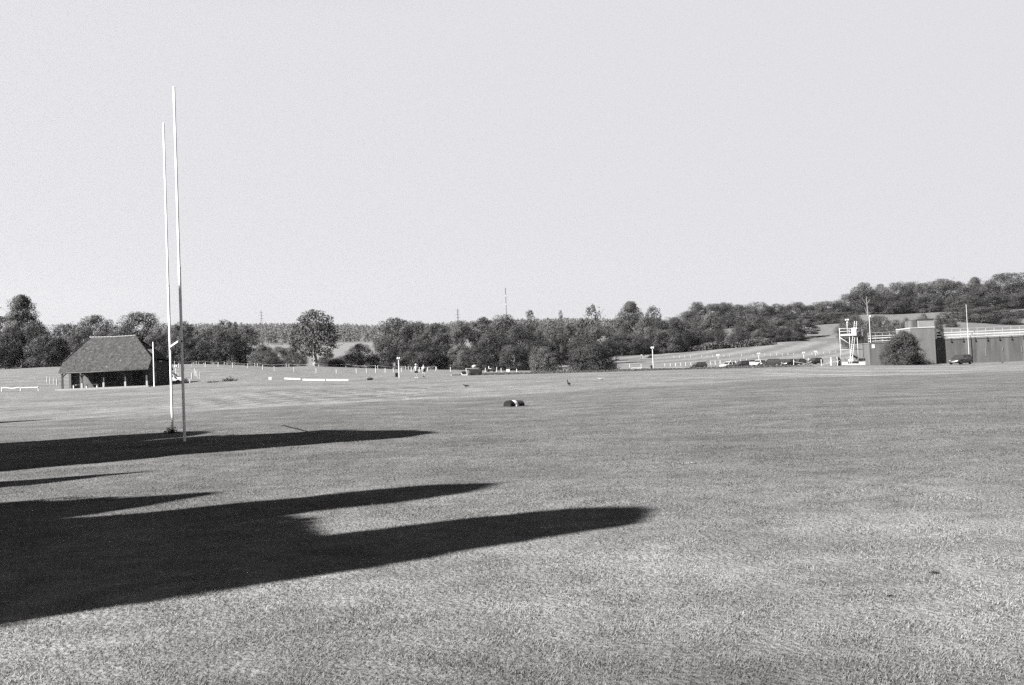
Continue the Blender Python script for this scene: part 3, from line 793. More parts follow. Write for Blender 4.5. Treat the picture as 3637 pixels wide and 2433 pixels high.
# underside / thickness
lo = MB()
for Q in (A, B):
    sg = 1 if Q is A else -1
    v = [Vector(p) + Vector((0, 0, -th)) for p in Q]
    v[0].x += .03; v[1].x -= .03; v[2].x -= .03; v[5].x += .03
    rb.add(v, [(0, 1, 2, 3, 4, 5)])
rb.add([A[0], A[1], Vector(A[1]) - Vector((.03, 0, th)), Vector(A[0]) - Vector((-.03, 0, th))], [(0, 1, 2, 3)])
rb.add([B[0], B[1], Vector(B[1]) - Vector((.03, 0, th)), Vector(B[0]) - Vector((-.03, 0, th))], [(0, 1, 2, 3)])
for Q in (A, B):
    for i, j, s in ((1, 2, -.03), (5, 0, .03)):
        rb.add([Q[i], Q[j], Vector(Q[j]) + Vector((s, 0, -th)), Vector(Q[i]) + Vector((s, 0, -th))], [(0, 1, 2, 3)])
roof = rb.build('roof', M['tile'], pav)
mb = MB()
nr = 16
for i in range(nr):
    a = lerp((rx0 - .12, DEP / 2, rz + .03), (rx1 + .12, DEP / 2, rz + .03), i / nr); b = lerp((rx0 - .12, DEP / 2, rz + .03), (rx1 + .12, DEP / 2, rz + .03), (i + 1.0) / nr)
    a.z -= .07 * math.sin(PI * i / nr); b.z -= .07 * math.sin(PI * (i + 1) / nr)
    mb.tube([a, b], .10, 8)
mb.build('ridge_tiles', M['ridge'], roof)
for (a, b) in ((A[4], A[5]), (A[3], A[2])):
    mb = MB()
    for i in range(20):
        p = lerp(a, b, i / 20); p2 = lerp(a, b, (i + .9) / 20); mb.tube([p + Vector((0, 0, .02)), p2 + Vector((0, 0, .03))], .075, 6)
    mb.build('hip_tiles', M['tile'], roof)
# gutter
mb = MB(); mb.tube([(0, -.07, ez - .12), (pw, -.07, ez - .12)], .05, 8); mb.build('gutter', M['cap'], roof)
# walls
py_ = 3.0; wz = ez + (py_ / (DEP / 2)) * (rz - ez) - .25; plz = .22
WB = MB()
WB.box(.35, pw - .35, py_, py_ + .2, plz, wz)                       # porch back wall
WB.build('back_wall', M['brick_shed'], pav)
mb = MB()
ys = [py_ - .45, DEP - .4]


def gable(x0, x1, ya, yb, mat_, name):
    def top(y): return min(ez + (min(y, DEP - y) / (DEP / 2)) * (rz - ez) - .30, hz - .2)
    ks = [ya, hy, DEP / 2, DEP - hy, yb]; ks = sorted(set(k for k in ks if ya <= k <= yb))
    m = MB(); n = len(ks)
    lo_ = [(y, plz * 0 - .05) for y in ks]; hi = [(y, top(y)) for y in ks]
    ring = lo_ + hi[::-1]; N_ = len(ring)
    m.add([(x0, y, z) for y, z in ring] + [(x1, y, z) for y, z in ring],
          [tuple(range(N_)), tuple(range(N_, 2 * N_))[::-1]] + [(i, (i + 1) % N_, N_ + (i + 1) % N_, N_ + i) for i in range(N_)])
    return m.build(name, mat_, pav)


gable(.25, .55, py_ - .55, DEP - .35, M['brick_shed'], 'side_wall')
gw = gable(pw - .48, pw - .25, .35, DEP - .35, M['timber'], 'gable_wall')
mb = MB(); mb.box(.56, pw - .49, DEP - .6, DEP - .4, -.05, ez - .2); mb.build('rear_wall', M['timber'], pav)
mb = MB(); mb.box(-.35, pw + .1, -.30, DEP - .3, -.4, plz); mb.build('plinth', M['plinth'], pav)
# dark boarded panels and studs on the porch wall
for xa, xb, za, zb in ((3.4, 4.6, 1.0, 2.3), (5.0, 6.2, 1.0, 2.3), (8.6, 9.7, plz + .02, 2.3)):
    mb = MB(); mb.box(xa, xb, py_ - .06, py_ - .003, za, zb); fr = mb.build('window' if za > .5 else 'door', M['timber'], pav)
    mb = MB()
    for k in (0, .5, 1): mb.bar((xa + (xb - xa) * k, py_ - .08, za), (xa + (xb - xa) * k, py_ - .08, zb), .07)
    mb.bar((xa, py_ - .08, zb), (xb, py_ - .08, zb), .07); mb.build('frame', M['oak_post'], fr)
# porch posts on stone blocks, with braces
pxs = [(292, 1), (369, 1), (446, 1), (523, 1)]
for px, _ in pxs:
    x = W(px, 1350, yf + .5).x - ox
    x = min(x, pw - .3)
    mb = MB(); mb.box(x - .07, x + .07, .40, .54, plz + .62, ez - .06)
    for s in (-1, 1): mb.bar((x, .47, ez - .75), (x + s * .55, .47, ez - .14), .09)
    p = mb.build('porch_post', M['oak_post'], pav)
    mb = MB(); mb.bevbox(x - .13, x + .13, .33, .60, plz, plz + .615, .03); mb.build('post_base', M['base_stone'], p)
mb = MB(); mb.box(.18, .40, .32, .54, plz * 0, ez - .06); mb.bar((.29, .43, ez - .7), (.9, .43, ez - .12), .1); mb.build('porch_post', M['timber'], pav)
mb = MB(); mb.box(.02, pw - .02, .40, .54, ez - .20, ez - .062); mb.build('porch_beam', M['timber'], pav)
# slit windows and lamps in the boarded gable
gx = pw - .248
for za, zb in ((.55, 2.0), (2.55, 3.35)):
    for k in range(4):
        y = 2.1 + k * .42
        mb = MB(); mb.box(gx, gx + .03, y, y + .12, za, zb); mb.build('slit_window', M['slit'], gw)
for y in (4.75, 5.35):
    mb = MB(); mb.ellipsoid((gx + .12, y, 3.45), (.10, .10, .10)); mb.tube([(gx, y, 3.5), (gx + .1, y, 3.5)], .03, 6); mb.build('wall_lamp', M['white'], gw)
for k, px in enumerate((275, 327)):
    c = W(px, 1362, yf + 1.3); bx_ = c.x; L_ = 1.5 if k else 1.3
    b = thing('bench', ('left' if k == 0 else 'right') + ' of two white framed benches standing in the pavilion porch', 'bench', (bx_, yf + 1.3, oz + plz), 0, 'benches in the pavilion porch')
    mb = MB()
    for j in range(3): mb.box(-L_ / 2, L_ / 2, -.2 + j * .14, -.08 + j * .14, .43, .47)
    mb.build('seat', M['white'], b)
    for s in (-1, 1):
        mb = MB(); mb.bar((s * (L_ / 2 - .06), -.17, 0), (s * (L_ / 2 - .06), -.17, .43), .08); mb.bar((s * (L_ / 2 - .06), .17, 0), (s * (L_ / 2 - .06), .17, .43), .08); mb.build('leg', M['white'], b)


def pole(name, label, cat, px, py_base, d, top_py, r0_, r1_, m, group=None, base=None, extra=None):
    p = spot(px, py_base, d) if base is None else base
    ztop = W(px, top_py, d).z; h = ztop - p.z
    mb = MB(); mb.tube([(0, 0, -.05), (0, 0, h)], [r0_, r1_], 10)
    if extra: extra(mb, h)
    return tag(mb.build(name, m, None, loc=p), label, cat, group)


pole('flagpole', 'plain white pole standing before the dark gable of the pavilion', 'pole', 548, 1369, 128.2, 1214, .075, .055, M['white'])
# long low rail on the left
a = spot(6, 1392, 134); bq = spot(136, 1388, 134); mid_ = (a + bq) / 2
rail = thing('low_rail', 'long low white rail on short posts, left of the pavilion', 'rail', mid_)
for k, p in enumerate((a, spot(73, 1390, 134), bq)):
    q = p - mid_; mb = MB(); mb.box(q.x - .06, q.x + .06, -.05, .05, q.z - .1, q.z + (.62 if k != 1 else .42)); mb.build('post', M['white_far'], rail)
for (p, q_, sag) in ((a, spot(72, 1390, 134), .08), (spot(74, 1390, 134), bq, .0)):
    mb = MB(); p = p - mid_; q_ = q_ - mid_; pts = []
    for k in range(9):
        t = k / 8; v = p.lerp(q_, t); pts.append((v.x, -.07, v.z + .46 + sag * math.sin(2.6 * PI * t) * .8))
    for u_, v_ in zip(pts, pts[1:]): mb.bar(u_, v_, .05, .14)
    mb.build('board', M['white_far'], rail)
pole('stake', 'thin pale stake rising behind the middle of the low rail', 'stake', 75, 1390, 136, 1358, .022, .018, M['white_far'])


# ------------------------------------------------------------------ posts of all kinds
def post_mesh(h, w, round_=False):
    mb = MB()
    if round_: mb.tube([(0, 0, -.1), (0, 0, h * .97), (0, 0, h)], [w / 2, w / 2, w / 4], 8)
    else: mb.bevbox(-w / 2, w / 2, -w / 2, w / 2, -.1, h, w * .15)
    return mb.mesh('post', M['white_far'])


def post_row(name, rows, phrase, group, w, hdef=None, round_=False, one='white post'):
    """rows: (px, base_py, d, top_py)"""
    rows = sorted(rows); proto = post_mesh(1.0, w, round_)
    out = []
    for k, (px, pb, d, pt) in enumerate(rows):
        p = spot(px, pb, d); h = hdef or max(.3, W(px, pt, d).z - p.z)
        o = ob(name, proto, None, p, (random.uniform(-.06, .06), random.uniform(-.06, .06), random.uniform(0, 1)), (1, 1, h))
        tag(o, one + ', ' + ORD[k + 1] + ' from left ' + phrase, 'post', group); out.append(o)
    return out


def ropes(rows, name, label, hgt, sag, r=.02):
    mb = MB()
    for (a, b) in zip(rows, rows[1:]):
        pa = Vector(a) + Vector((0, 0, hgt)); pb = Vector(b) + Vector((0, 0, hgt))
        pts = []
        for k in range(7):
            t = k / 6; v = pa.lerp(pb, t); v.z -= sag * 4 * t * (1 - t); pts.append(v)
        mb.tube(pts, r, 5, caps=False)
    return tag(mb.build(name, M['rope']), label, 'rope')


post_row('bollard', [(167.7, 1358, 178, 1337), (178.5, 1362, 175, 1340), (190.4, 1365, 172, 1343), (202, 1368, 169, 1346), (219.5, 1371, 166, 1349)], 'in the short row left of the pavilion', 'short post row left of the pavilion', .14, None, False, 'stout white post')
fp = post_row('fence_post', [(28.8, 1305, 308, 1294), (96.8, 1303, 308, 1289.5), (146.6, 1299, 308, 1286.5), (196, 1298, 308, 1285)], 'along the top of the bank left of the pavilion', 'fence posts on the left bank', .18, None, False, 'pale fence post')
ropes([o.location for o in fp], 'rope', 'thin rope strung between the fence posts on the left bank', 1.0, .25, .025)
fr_ = post_row('fence_post', [(635.7, 1306, 214, 1289.5), (653, 1320, 196, 1303), (683, 1305, 215, 1288), (729.6, 1304, 215, 1287), (775.6, 1303, 215, 1286), (826.8, 1305, 213, 1288), (880, 1308, 210, 1291), (933.5, 1313, 205, 1296), (975.2, 1318, 200, 1300.5),
     (1044, 1321, 198, 1304), (1123, 1324, 195, 1308), (1195, 1327, 192, 1311.5), (1266, 1326, 190, 1309.5), (1303, 1324, 192, 1309), (1335, 1324, 190, 1309), (1368, 1322.5, 190, 1308), (1398, 1322, 190, 1306.5), (1426, 1321, 190, 1306.5), (1461, 1321, 190, 1305), (1490.5, 1320.5, 190, 1305), (1519, 1320, 190, 1305),
     (1548, 1318.5, 195, 1302.5), (1601, 1320, 192, 1304), (1724, 1322, 192, 1306.5), (1764, 1317, 200, 1304), (1781, 1324, 192, 1308), (1836, 1322.5, 192, 1310)], 'in the long white row below the trees', 'long row of white posts below the trees', .13)
arc = post_row('bollard', [(633.8, 1344, 148, 1326), (675, 1367, 132, 1347), (681, 1342.5, 150, 1324), (691, 1325, 168, 1308), (697.5, 1332, 162, 1315), (702, 1337, 156, 1320), (709, 1341.5, 150, 1324)], 'in the cluster right of the pavilion', 'cluster of posts right of the pavilion', .13, None, False, 'slim white post')
bk = post_row('fence_post', [(620, 1295, 258, 1282), (689, 1292.5, 260, 1286), (697, 1293, 260, 1283.5), (706.5, 1294, 260, 1286), (723, 1295, 260, 1289), (797, 1297, 260, 1286), (807, 1298, 260, 1288), (905.5, 1300, 260, 1289), (915, 1301, 260, 1290.5), (1017, 1303, 258, 1292), (1027, 1304, 258, 1294),
     (1131, 1306, 255, 1296), (1229, 1308, 255, 1300), (1333.7, 1310, 250, 1298), (1342, 1310.5, 250, 1298), (1441, 1313, 250, 1300), (1451, 1313.5, 250, 1302), (1551, 1314, 250, 1303)], 'along the rope fence at the foot of the trees', 'rope fence at the foot of the trees', .13, None, True, 'thin pale post')
ropes([o.location for o in bk], 'rope', 'rope hung in shallow loops along the fence at the foot of the trees', .85, .3, .022)
cp = post_row('bollard', [(2195, 1306, 258, 1294), (2237, 1305.5, 258, 1293), (2278, 1304, 258, 1293), (2362, 1303, 258, 1291), (2381, 1302, 259, 1290), (2400, 1301, 260, 1289.5), (2418, 1300.5, 260, 1288.5), (2436, 1299, 261, 1287), (2454, 1298.5, 261, 1287), (2473, 1297.5, 262, 1286), (2490, 1297, 262, 1286),
     (2525, 1295.5, 263, 1283.5), (2541, 1294.5, 263, 1281.5), (2558, 1293, 264, 1280.5), (2596, 1292, 265, 1279.5), (2613, 1291.5, 265, 1281), (2631, 1290.5, 265, 1276), (2653, 1289.5, 265, 1275.5), (2791, 1288, 262, 1275.5), (2872, 1284, 264, 1271.5)], 'along the near edge of the car park', 'white posts edging the car park', .13)
far = post_row('bollard', [(px, 1276 - (px - 2394) * .033, 372, 1268.5 - (px - 2394) * .033) for px in (2394, 2414, 2433, 2453, 2493, 2512, 2532, 2572, 2592, 2634, 2675, 2717, 2737, 2758, 2779, 2799, 2819, 2884, 2905, 2926, 2947, 2969)], 'in the far faint row beyond the cars', 'far row of posts beyond the cars', .09, .9)
ropes([o.location for o in far], 'rope', 'low dark-looking line linking the far faint row of posts', .35, .05, .03)
post_row('marker_post', [(1985, 1317, 178, 1308), (1996, 1318, 178, 1307), (2007, 1318, 178, 1310), (2022, 1315, 178, 1305), (2029.5, 1314, 178, 1303)], 'in the gap between the two big bushes', 'short posts between the big bushes', .22, None, True, 'short white stump')
rp = post_row('fence_post', [(2819, 1297, 160, 1277), (2917.5, 1297, 160, 1276), (2975, 1295, 152, 1267)], 'along the sagging rope beside the scaffold tower', 'rope posts beside the scaffold tower', .10, None, True, 'thin white rope post')
rope_pts = [rp[0].location + Vector((0, 0, .8)), W(2860, 1291, 159), W(2890, 1294, 159.5), rp[1].location + Vector((0, 0, .15)), W(2945, 1289, 156), rp[2].location + Vector((0, 0, .7))]
mb = MB(); mb.tube(rope_pts, .03, 5); tag(mb.build('rope', M['rope']), 'sagging white rope between thin posts beside the scaffold tower', 'rope')
pole('marker_post', 'short white post with a flared top before the scaffold tower', 'post', 2952.5, 1288, 165, 1270, .12, .12, M['white_far'], extra=lambda mb, h: (mb.tube([(0, 0, h - .12), (0, 0, h)], [.22, .05], 8), mb.tube([(0, 0, h * .25), (0, 0, h * .55)], .2, 8)))


def tlamp(px, pb, d, pt, label, group='twin-headed lamp posts'):
    p = spot(px, pb, d); h = W(px, pt, d).z - p.z; s = h / 5.0
    o = thing('lamp_post', label, 'lamp post', p, random.uniform(-.1, .1), group)
    w = .065 if d < 200 else .07
    mb = MB(); mb.tube([(0, 0, -.1), (0, 0, h - .05)], [w * 1.15, w], 10); mb.build('pole', M['white_far'], o)
    hw = 5.6 / F * d; hh = 6.6 / F * d if d < 250 else 5 / F * d
    mb = MB(); mb.bar((-hw * .8, 0, h - hh * .5), (hw * .8, 0, h - hh * .5), .06); mb.build('crossarm', M['white_far'], o)
    for k in (-1, 1):
        mb = MB(); mb.bevbox(k * hw * .55 - hw * .46, k * hw * .55 + hw * .46, -.14, .12, h - hh, h, .05)
        hd = mb.build('lamp_head', M['white_far'], o)


tlamp(1418.5, 1341.5, 130, 1268.5, 'white twin-headed lamp post beside the dark bin and the walkers')
tlamp(2321, 1315, 150, 1231, 'tallest white twin-headed lamp post, at the far edge of the field near the car park')
tlamp(626.5, 1345, 150, 1297, 'small white twin-headed lamp post between the goal posts and the pavilion')
tlamp(2696, 1280, 262, 1253, 'white twin-headed lamp post behind the large dark car')
tlamp(2856, 1280, 262, 1250, 'white twin-headed lamp post between the parked cars and the scaffold tower')
tlamp(2551, 1274, 350, 1258, 'small distant twin-headed lamp post above the empty car park space')
tlamp(2898, 1268, 360, 1246, 'most distant twin-headed lamp post, up the slope behind the last parked car')


def sign(name, label, px, pb, d, pt, wpx, hpx, stalk=.08):
    p = spot(px, pb, d); top = W(px, pt, d).z - p.z; w = wpx / F * d; h = hpx / F * d
    o = thing(name, label, 'sign', p, 0)
    mb = MB(); mb.bevbox(-w / 2, w / 2, -.03, .03, top - h, top, .012); mb.build('board', M['white_far'], o)
    mb = MB(); mb.box(-stalk / 2, stalk / 2, .031, .08, -.1, top - h * .4); mb.build('stake', M['white_far'], o)


sign('notice_sign', 'small square white sign on a stake, between the pavilion and the lone tree', 960, 1355, 124, 1339, 11, 9.5)
sign('notice_sign', 'small white sign low among the white posts, left of the big bushes', 1805, 1326, 170, 1311, 12.5, 10)
sign('notice_sign', 'white board on a broad white stalk before the parked cars', 2670, 1304, 185, 1285, 15, 11, .34)
for (a, b, d0, d1, w, lab) in (((1011, 1344), (1068, 1347.5), 129, 127, .17, 'shorter of two white boards lying on the grass below the lone tree'), ((1076, 1357), (1238, 1349.5), 123, 121.4, .20, 'longer of two white boards lying on the grass below the lone tree'),
                        ((1603, 1336), (1650, 1334), 138, 139, .14, 'low white kerb before the dark covered machine'), ((2242, 1307), (2280, 1306), 236, 236, .22, 'low white board left of the tallest lamp post')):
    pa = spot(*a, d0); pb = spot(*b, d1); c = (pa + pb) / 2; L_ = (pb - pa)
    mb = MB(); m0 = pa - c + Vector((0, 0, w * .75)); m1 = pb - c + Vector((0, 0, w * .75))
    gm = spot((a[0] + b[0]) / 2, 1350, (d0 + d1) / 2).z - c.z + w * .75
    mm_ = (m0 + m1) / 2; mm_.z = max(mm_.z, gm)
    mb.bar(m0, mm_ - (m1 - m0) * .01, .12, w); mb.bar(mm_ + (m1 - m0) * .01, m1, .12, w)
    for t in (.05, .5, .95):
        q = m0.lerp(m1, t); mb.box(q.x - .05, q.x + .05, q.y + .05, q.y + .15, q.z - w, q.z + w * .3)
    tag(mb.build('low_board', M['white_far'], None, loc=c), lab, 'board')


def bin_(px, pb, d, pt, label):
    p = spot(px, pb, d); h = W(px, pt, d).z - p.z
    o = thing('litter_bin', label, 'bin', p, 0, 'dark litter bins')
    mb = MB(); r = h * .34
    mb.tube([(0, 0, 0), (0, 0, .03), (0, 0, h * .86)], [r * .8, r * .85, r], 14); mb.build('body', M['dark'], o)
    mb = MB(); mb.tube([(0, 0, h * .865), (0, 0, h * .9), (0, 0, h)], [r * 1.06, r * 1.06, r * .7], 14); mb.build('lid', M['tarp'], o)


bin_(1408.5, 1339, 134, 1324, 'dark litter bin left of the lamp post near the walkers')
bin_(2317, 1312, 152, 1296, 'dark litter bin beside the tallest lamp post')
# small dark bag on the grass
p = spot(1314, 1347, 124); o = thing('sports_bag', 'small dark bag lying on the grass beyond the long white board', 'bag', p, .3)
mb = MB(); mb.ellipsoid((0, 0, .12), (.42, .18, .15)); mb.build('body', M['cloth_dark'], o)
mb = MB(); mb.tube([(-.18, -.05, .24), (-.1, -.06, .36), (.1, -.06, .36), (.18, -.05, .24)], .02, 6); mb.build('strap', M['tarp'], o)

# covered machine left of centre
p = spot(1690, 1331, 139); o = thing('covered_machine', 'dark bulky machine under a cover, beside the low white kerb', 'machine', p, .1)
mb = MB(); mb.bevbox(-.95, .85, -.6, .6, .12, .92, .16); mb.ellipsoid((.35, 0, .75), (.5, .5, .32)); mb.build('cover', M['tarp'], o)
mb = MB(); mb.box(-1.35, .4, -.5, .5, .95, 1.0); mb.box(-1.4, -1.28, -.3, -.2, .3, 1.05); mb.build('roof_board', M['white_far'], o)
mb = MB(); mb.ellipsoid((-.15, 0, 1.22), (.38, .4, .26), 10, 6); mb.build('sheet_bundle', M['plinth'], o)
for s in (-1, 1):
    for x in (-.6, .55):
        mb = MB(); mb.tube([(x, s * .50, .2), (x, s * .64, .2)], .2, 12); mb.build('wheel', M['dark'], o)
p = spot(1648, 1333, 137.5); o = thing('grass_roller', 'small dark grass roller with a pale frame, left of the covered machine', 'roller', p, .2)
mb = MB(); mb.tube([(-.28, 0, .32), (.28, 0, .32)], .3, 16); mb.build('drum', M['dark'], o)
mb = MB(); mb.bar((-.36, 0, .32), (-.36, -.9, .1), .07); mb.bar((.36, 0, .32), (.36, -.9, .1), .07); mb.bar((-.36, -.9, .1), (.36, -.9, .1), .1, .2); mb.build('frame', M['white_far'], o)
p = spot(1744, 1319, 205); o = thing('ride_on_mower', 'low dark ride-on mower with a white seat back among the white posts', 'mower', p, .1)
mb = MB(); mb.bevbox(-.85, .95, -.5, .5, .18, .62, .1); mb.bevbox(.2, .95, -.35, .35, .62, .85, .08); mb.build('body', M['car_black'], o)
mb = MB(); mb.bevbox(-.45, .1, -.3, .3, .63, .74, .04); mb.bevbox(-.5, -.36, -.28, .28, .74, 1.2, .04); mb.build('seat', M['white_far'], o)
mb = MB(); mb.tube([(.25, 0, .85), (.1, 0, 1.05)], .03, 6); mb.tube([(.1, -.18, 1.04), (.1, .18, 1.04)], .03, 6); mb.build('steering_wheel', M['dark'], o)
for x, r in ((-.55, .3), (.65, .22)):
    for s in (-1, 1):
        mb = MB(); mb.tube([(x, s * .44, r), (x, s * .6, r)], r, 12); mb.build('wheel', M['dark'], o)


# ------------------------------------------------------------------ cars
def car_parts(kind):
    """local +x is forward; returns list of (name, mesh-builder, material key, sub-parts)"""
    L_, Wd, Hh = dict(hatch=(4.1, 1.74, 1.46), saloon=(4.5, 1.78, 1.43), suv=(4.6, 1.86, 1.70), estate=(4.6, 1.8, 1.5))[kind]
    hw = Wd / 2; bl = Hh * .60
    st = dict(hatch=[(-.5, .50, .66, .80), (-.47, .92, .30, .93), (-.32, 1, .20, 1.0), (0, 1, .19, 1.0), (.22, 1, .2, 1.0), (.36, .98, .2, .90), (.46, .9, .24, .78), (.5, .72, .34, .62)],
              saloon=[(-.5, .55, .6, .82), (-.47, .9, .3, .93), (-.34, 1, .2, 1.0), (0, 1, .19, 1.0), (.2, 1, .2, 1.0), (.34, .98, .2, .92), (.46, .9, .24, .78), (.5, .72, .34, .60)])
    S = st['saloon' if kind in ('saloon', 'estate') else 'hatch']
    body = MB(); ring = 10; vs = []
    for x, w, zb, zt in S:
        x *= L_; w *= hw; zt *= bl
        vs += [(x, -w * .80, zb), (x, -w * .97, zb + .10), (x, -w, zb + (zt - zb) * .5), (x, -w * .95, zt - .05), (x, -w * .82, zt), (x, w * .82, zt), (x, w * .95, zt - .05), (x, w, zb + (zt - zb) * .5), (x, w * .97, zb + .10), (x, w * .80, zb)]
    n = len(S); fs = [tuple(range(ring)), tuple(range((n - 1) * ring, n * ring))[::-1]]
    for j in range(n - 1): fs += [(j * ring + i, j * ring + (i + 1) % ring, (j + 1) * ring + (i + 1) % ring, (j + 1) * ring + i) for i in range(ring)]
    body.add(vs, fs, True)
    xr0, xr1, xf1, xf0 = dict(hatch=(-.46, -.36, .06, .22), saloon=(-.38, -.24, .05, .20), suv=(-.47, -.42, .08, .22), estate=(-.48, -.42, .05, .20))[kind]
    xr0, xr1, xf1, xf0 = [k * L_ for k in (xr0, xr1, xf1, xf0)]
    b0 = hw * .90; b1 = hw * .70; z0 = bl - .03; z1 = Hh - .07
    # roof and pillars in body colour
    body.bevbox(xr1 - .05, xf1 + .05, -b1 - .03, b1 + .03, z1, Hh, .06)
    for s in (-1, 1):
        body.bar((xr0, s * b0, z0), (xr1, s * b1, z1 + .03), .10); body.bar((xf0, s * b0, z0), (xf1, s * b1, z1 + .03), .07); body.bar(((xr1 + xf1) / 2, s * b0, z0), ((xr1 + xf1) / 2, s * (b1 + .01), z1 + .03), .08)
        body.box(.18 * L_, .18 * L_ + .15, s * (hw + .08) - .09, s * (hw + .08) + .09, bl - .02, bl + .13)
    out = []
    g_ = MB(); i = .03
    g_.add([(xf0 - .02, -b0 + i, z0), (xf0 - .02, b0 - i, z0), (xf1 - .02, b1 - i, z1 + .02), (xf1 - .02, -b1 + i, z1 + .02)], [(0, 1, 2, 3)]); out.append(('windscreen', g_, 'glass'))
    g_ = MB(); g_.add([(xr0 + .02, -b0 + i, z0), (xr0 + .02, b0 - i, z0), (xr1 + .02, b1 - i, z1 + .02), (xr1 + .02, -b1 + i, z1 + .02)], [(0, 3, 2, 1)]); out.append(('rear_window', g_, 'glass'))
    for s in (-1, 1):
        g_ = MB(); g_.add([(xr0 + .03, s * (b0 - .01), z0), (xf0 - .03, s * (b0 - .01), z0), (xf1 - .02, s * (b1 - .01), z1 + .02), (xr1 + .02, s * (b1 - .01), z1 + .02)], [(0, 1, 2, 3)]); out.append(('side_window', g_, 'glass'))
        g_ = MB(); g_.ellipsoid((.468 * L_, s * hw * .66, bl * .66), (.10, hw * .2, .09), 10, 6); out.append(('headlight', g_, 'lamp'))
        g_ = MB(); g_.ellipsoid((-.478 * L_, s * hw * .72, bl * .76), (.08, hw * .16, .10), 8, 6); out.append(('tail_light', g_, 'steel_dark'))
    g_ = MB(); g_.box(.492 * L_, .503 * L_, -.27, .27, .36, .48); out.append(('number_plate', g_, 'plate'))
    g_ = MB(); g_.bevbox(.45 * L_, .497 * L_, -hw * .42, hw * .42, bl * .52, bl * .66, .015); out.append(('grille', g_, 'dark'))
    wheels = []
    for x in (-.30, .31):
        for s in (-1, 1):
            t_ = MB(); t_.tube([(x * L_, s * (hw - .19), .31), (x * L_, s * (hw - .17), .31), (x * L_, s * (hw + .0), .31), (x * L_, s * (hw + .02), .31)], [.29, .315, .315, .28], 16)
            r_ = MB(); r_.tube([(x * L_, s * (hw + .0), .31), (x * L_, s * (hw + .028), .31)], .2, 12)
            wheels.append((t_, r_))
    return body, out, wheels


_cars = {}


def car(label, px, pb, d, yaw, paint, kind='hatch', group='cars in the car park', tail=False, base=None):
    if (kind, paint) not in _cars:
        body, parts, wheels = car_parts(kind)
        _cars[(kind, paint)] = (body.mesh('body', M[paint]), [(n_, m_.mesh(n_, M[k_])) for n_, m_, k_ in parts], [(a_.mesh('wheel', M['dark']), b_.mesh('rim', M['hub'])) for a_, b_ in wheels])
    bm_, ps, ws = _cars[(kind, paint)]
    p = base or spot(px, pb, d)
    o = thing('parked_car', label, 'car', p, math.radians(yaw), group)
    ob('body', bm_, o)
    for n_, m_ in ps: ob(n_, m_, o)
    for a_, b_ in ws: ob('rim', b_, ob('wheel', a_, o))
    if tail:
        mb = MB(); mb.add([(-1.75, -.75, 1.44), (-1.75, .75, 1.44), (-2.75, .62, 1.78), (-2.75, -.62, 1.78), (-1.75, -.75, 1.50), (-1.75, .75, 1.50), (-2.75, .62, 1.84), (-2.75, -.62, 1.84)], [(0, 1, 2, 3), (7, 6, 5, 4), (0, 4, 5, 1), (1, 5, 6, 2), (2, 6, 7, 3), (3, 7, 4, 0)])
        mb.build('tailgate', M[paint], o)
    return o


car('dark hatchback with its tailgate raised, parked apart from the row', 2481, 1309, 236, 188, 'car_black', 'hatch', tail=True)
car('pale car seen from its front, leftmost in the parked row', 2588, 1308, 215, 215, 'car_white', 'saloon')
car('dark car between the pale leftmost car and the white board', 2634, 1306, 222, 208, 'car_dark', 'hatch')
car('dark car half hidden behind the white board on a broad stalk', 2660, 1302, 236, 222, 'car_grey', 'hatch')
car('white car just right of the white board on a broad stalk', 2696, 1300, 235, 228, 'car_white', 'hatch')
car('large black car, biggest in the parked row', 2736, 1300, 222, 168, 'car_black', 'suv')
car('small dark car just right of the large black car', 2776, 1297, 236, 240, 'car_dark', 'hatch')
car('dark car under the white post, fourth from the right end of the row', 2803, 1297, 228, 222, 'car_black', 'hatch')
car('grey car behind the thin white rope post', 2838, 1297, 232, 205, 'car_grey', 'saloon')
car('dark car standing alone at the right end of the parked row', 2894, 1293, 228, 212, 'car_black', 'hatch')
car('dark saloon parked against the brick building under the flagpole', 3412, 1290, 149.0, 217, 'car_dark', 'hatch', group=None)
p = W(604, 1360, 141.0)
car('white van-like car nosing out from behind the pavilion gable', 604, 1370, 141.0, 0, 'car_white', 'suv', group=None, base=Vector((p.x, 141.0, gz(p.x, 141.0) - .25)))

# ------------------------------------------------------------------ scaffold tower
td = 150.0
FL = spot(2988, 1294, td); FR = spot(3049.5, 1290, td); BL = spot(3022, 1290, td + 2.2); BR = spot(3068, 1290, td + 2.2)
tw = thing('scaffold_tower', 'white tubular scaffold viewing tower with a railed deck beside the building', 'scaffold tower', FL)


def T(px, py, back=False): return W(px, py, td + (2.2 if back else 0)) - FL


def up(p, z): return Vector((p.x - FL.x, p.y - FL.y, z))


zt = z_at(2982, 1168, td) - FL.z; zdk = z_at(2985, 1195, td) - FL.z; zm = z_at(2985, 1243, td) - FL.z; zr2 = z_at(2982, 1178, td) - FL.z
for p, m_ in ((FL, 'white_far'), (FR, 'white_far'), (BL, 'white_far'), (BR, 'steel_dark')):
    mb = MB(); mb.tube([up(p, -.3), up(p, zt + .12)], .038, 8); mb.build('leg', M[m_], tw)
corners = [FL, FR, BR, BL]
for z in (zt, zr2):
    mb = MB()
    for a, b in ((FL, FR), (FR, BR), (BR, BL), (BL, FL)): mb.tube([up(a, z), up(b, z)], .03, 8)
    mb.build('guard_rail', M['white_far'], tw)
mb = MB(); dk = [up(p, 0) for p in corners]
mb.add([Vector((q.x, q.y, zdk - .05)) for q in dk] + [Vector((q.x, q.y, zdk + .02)) for q in dk], [(3, 2, 1, 0), (4, 5, 6, 7)] + [(i, (i + 1) % 4, 4 + (i + 1) % 4, 4 + i) for i in range(4)]); mb.build('deck', M['steel_dark'], tw)
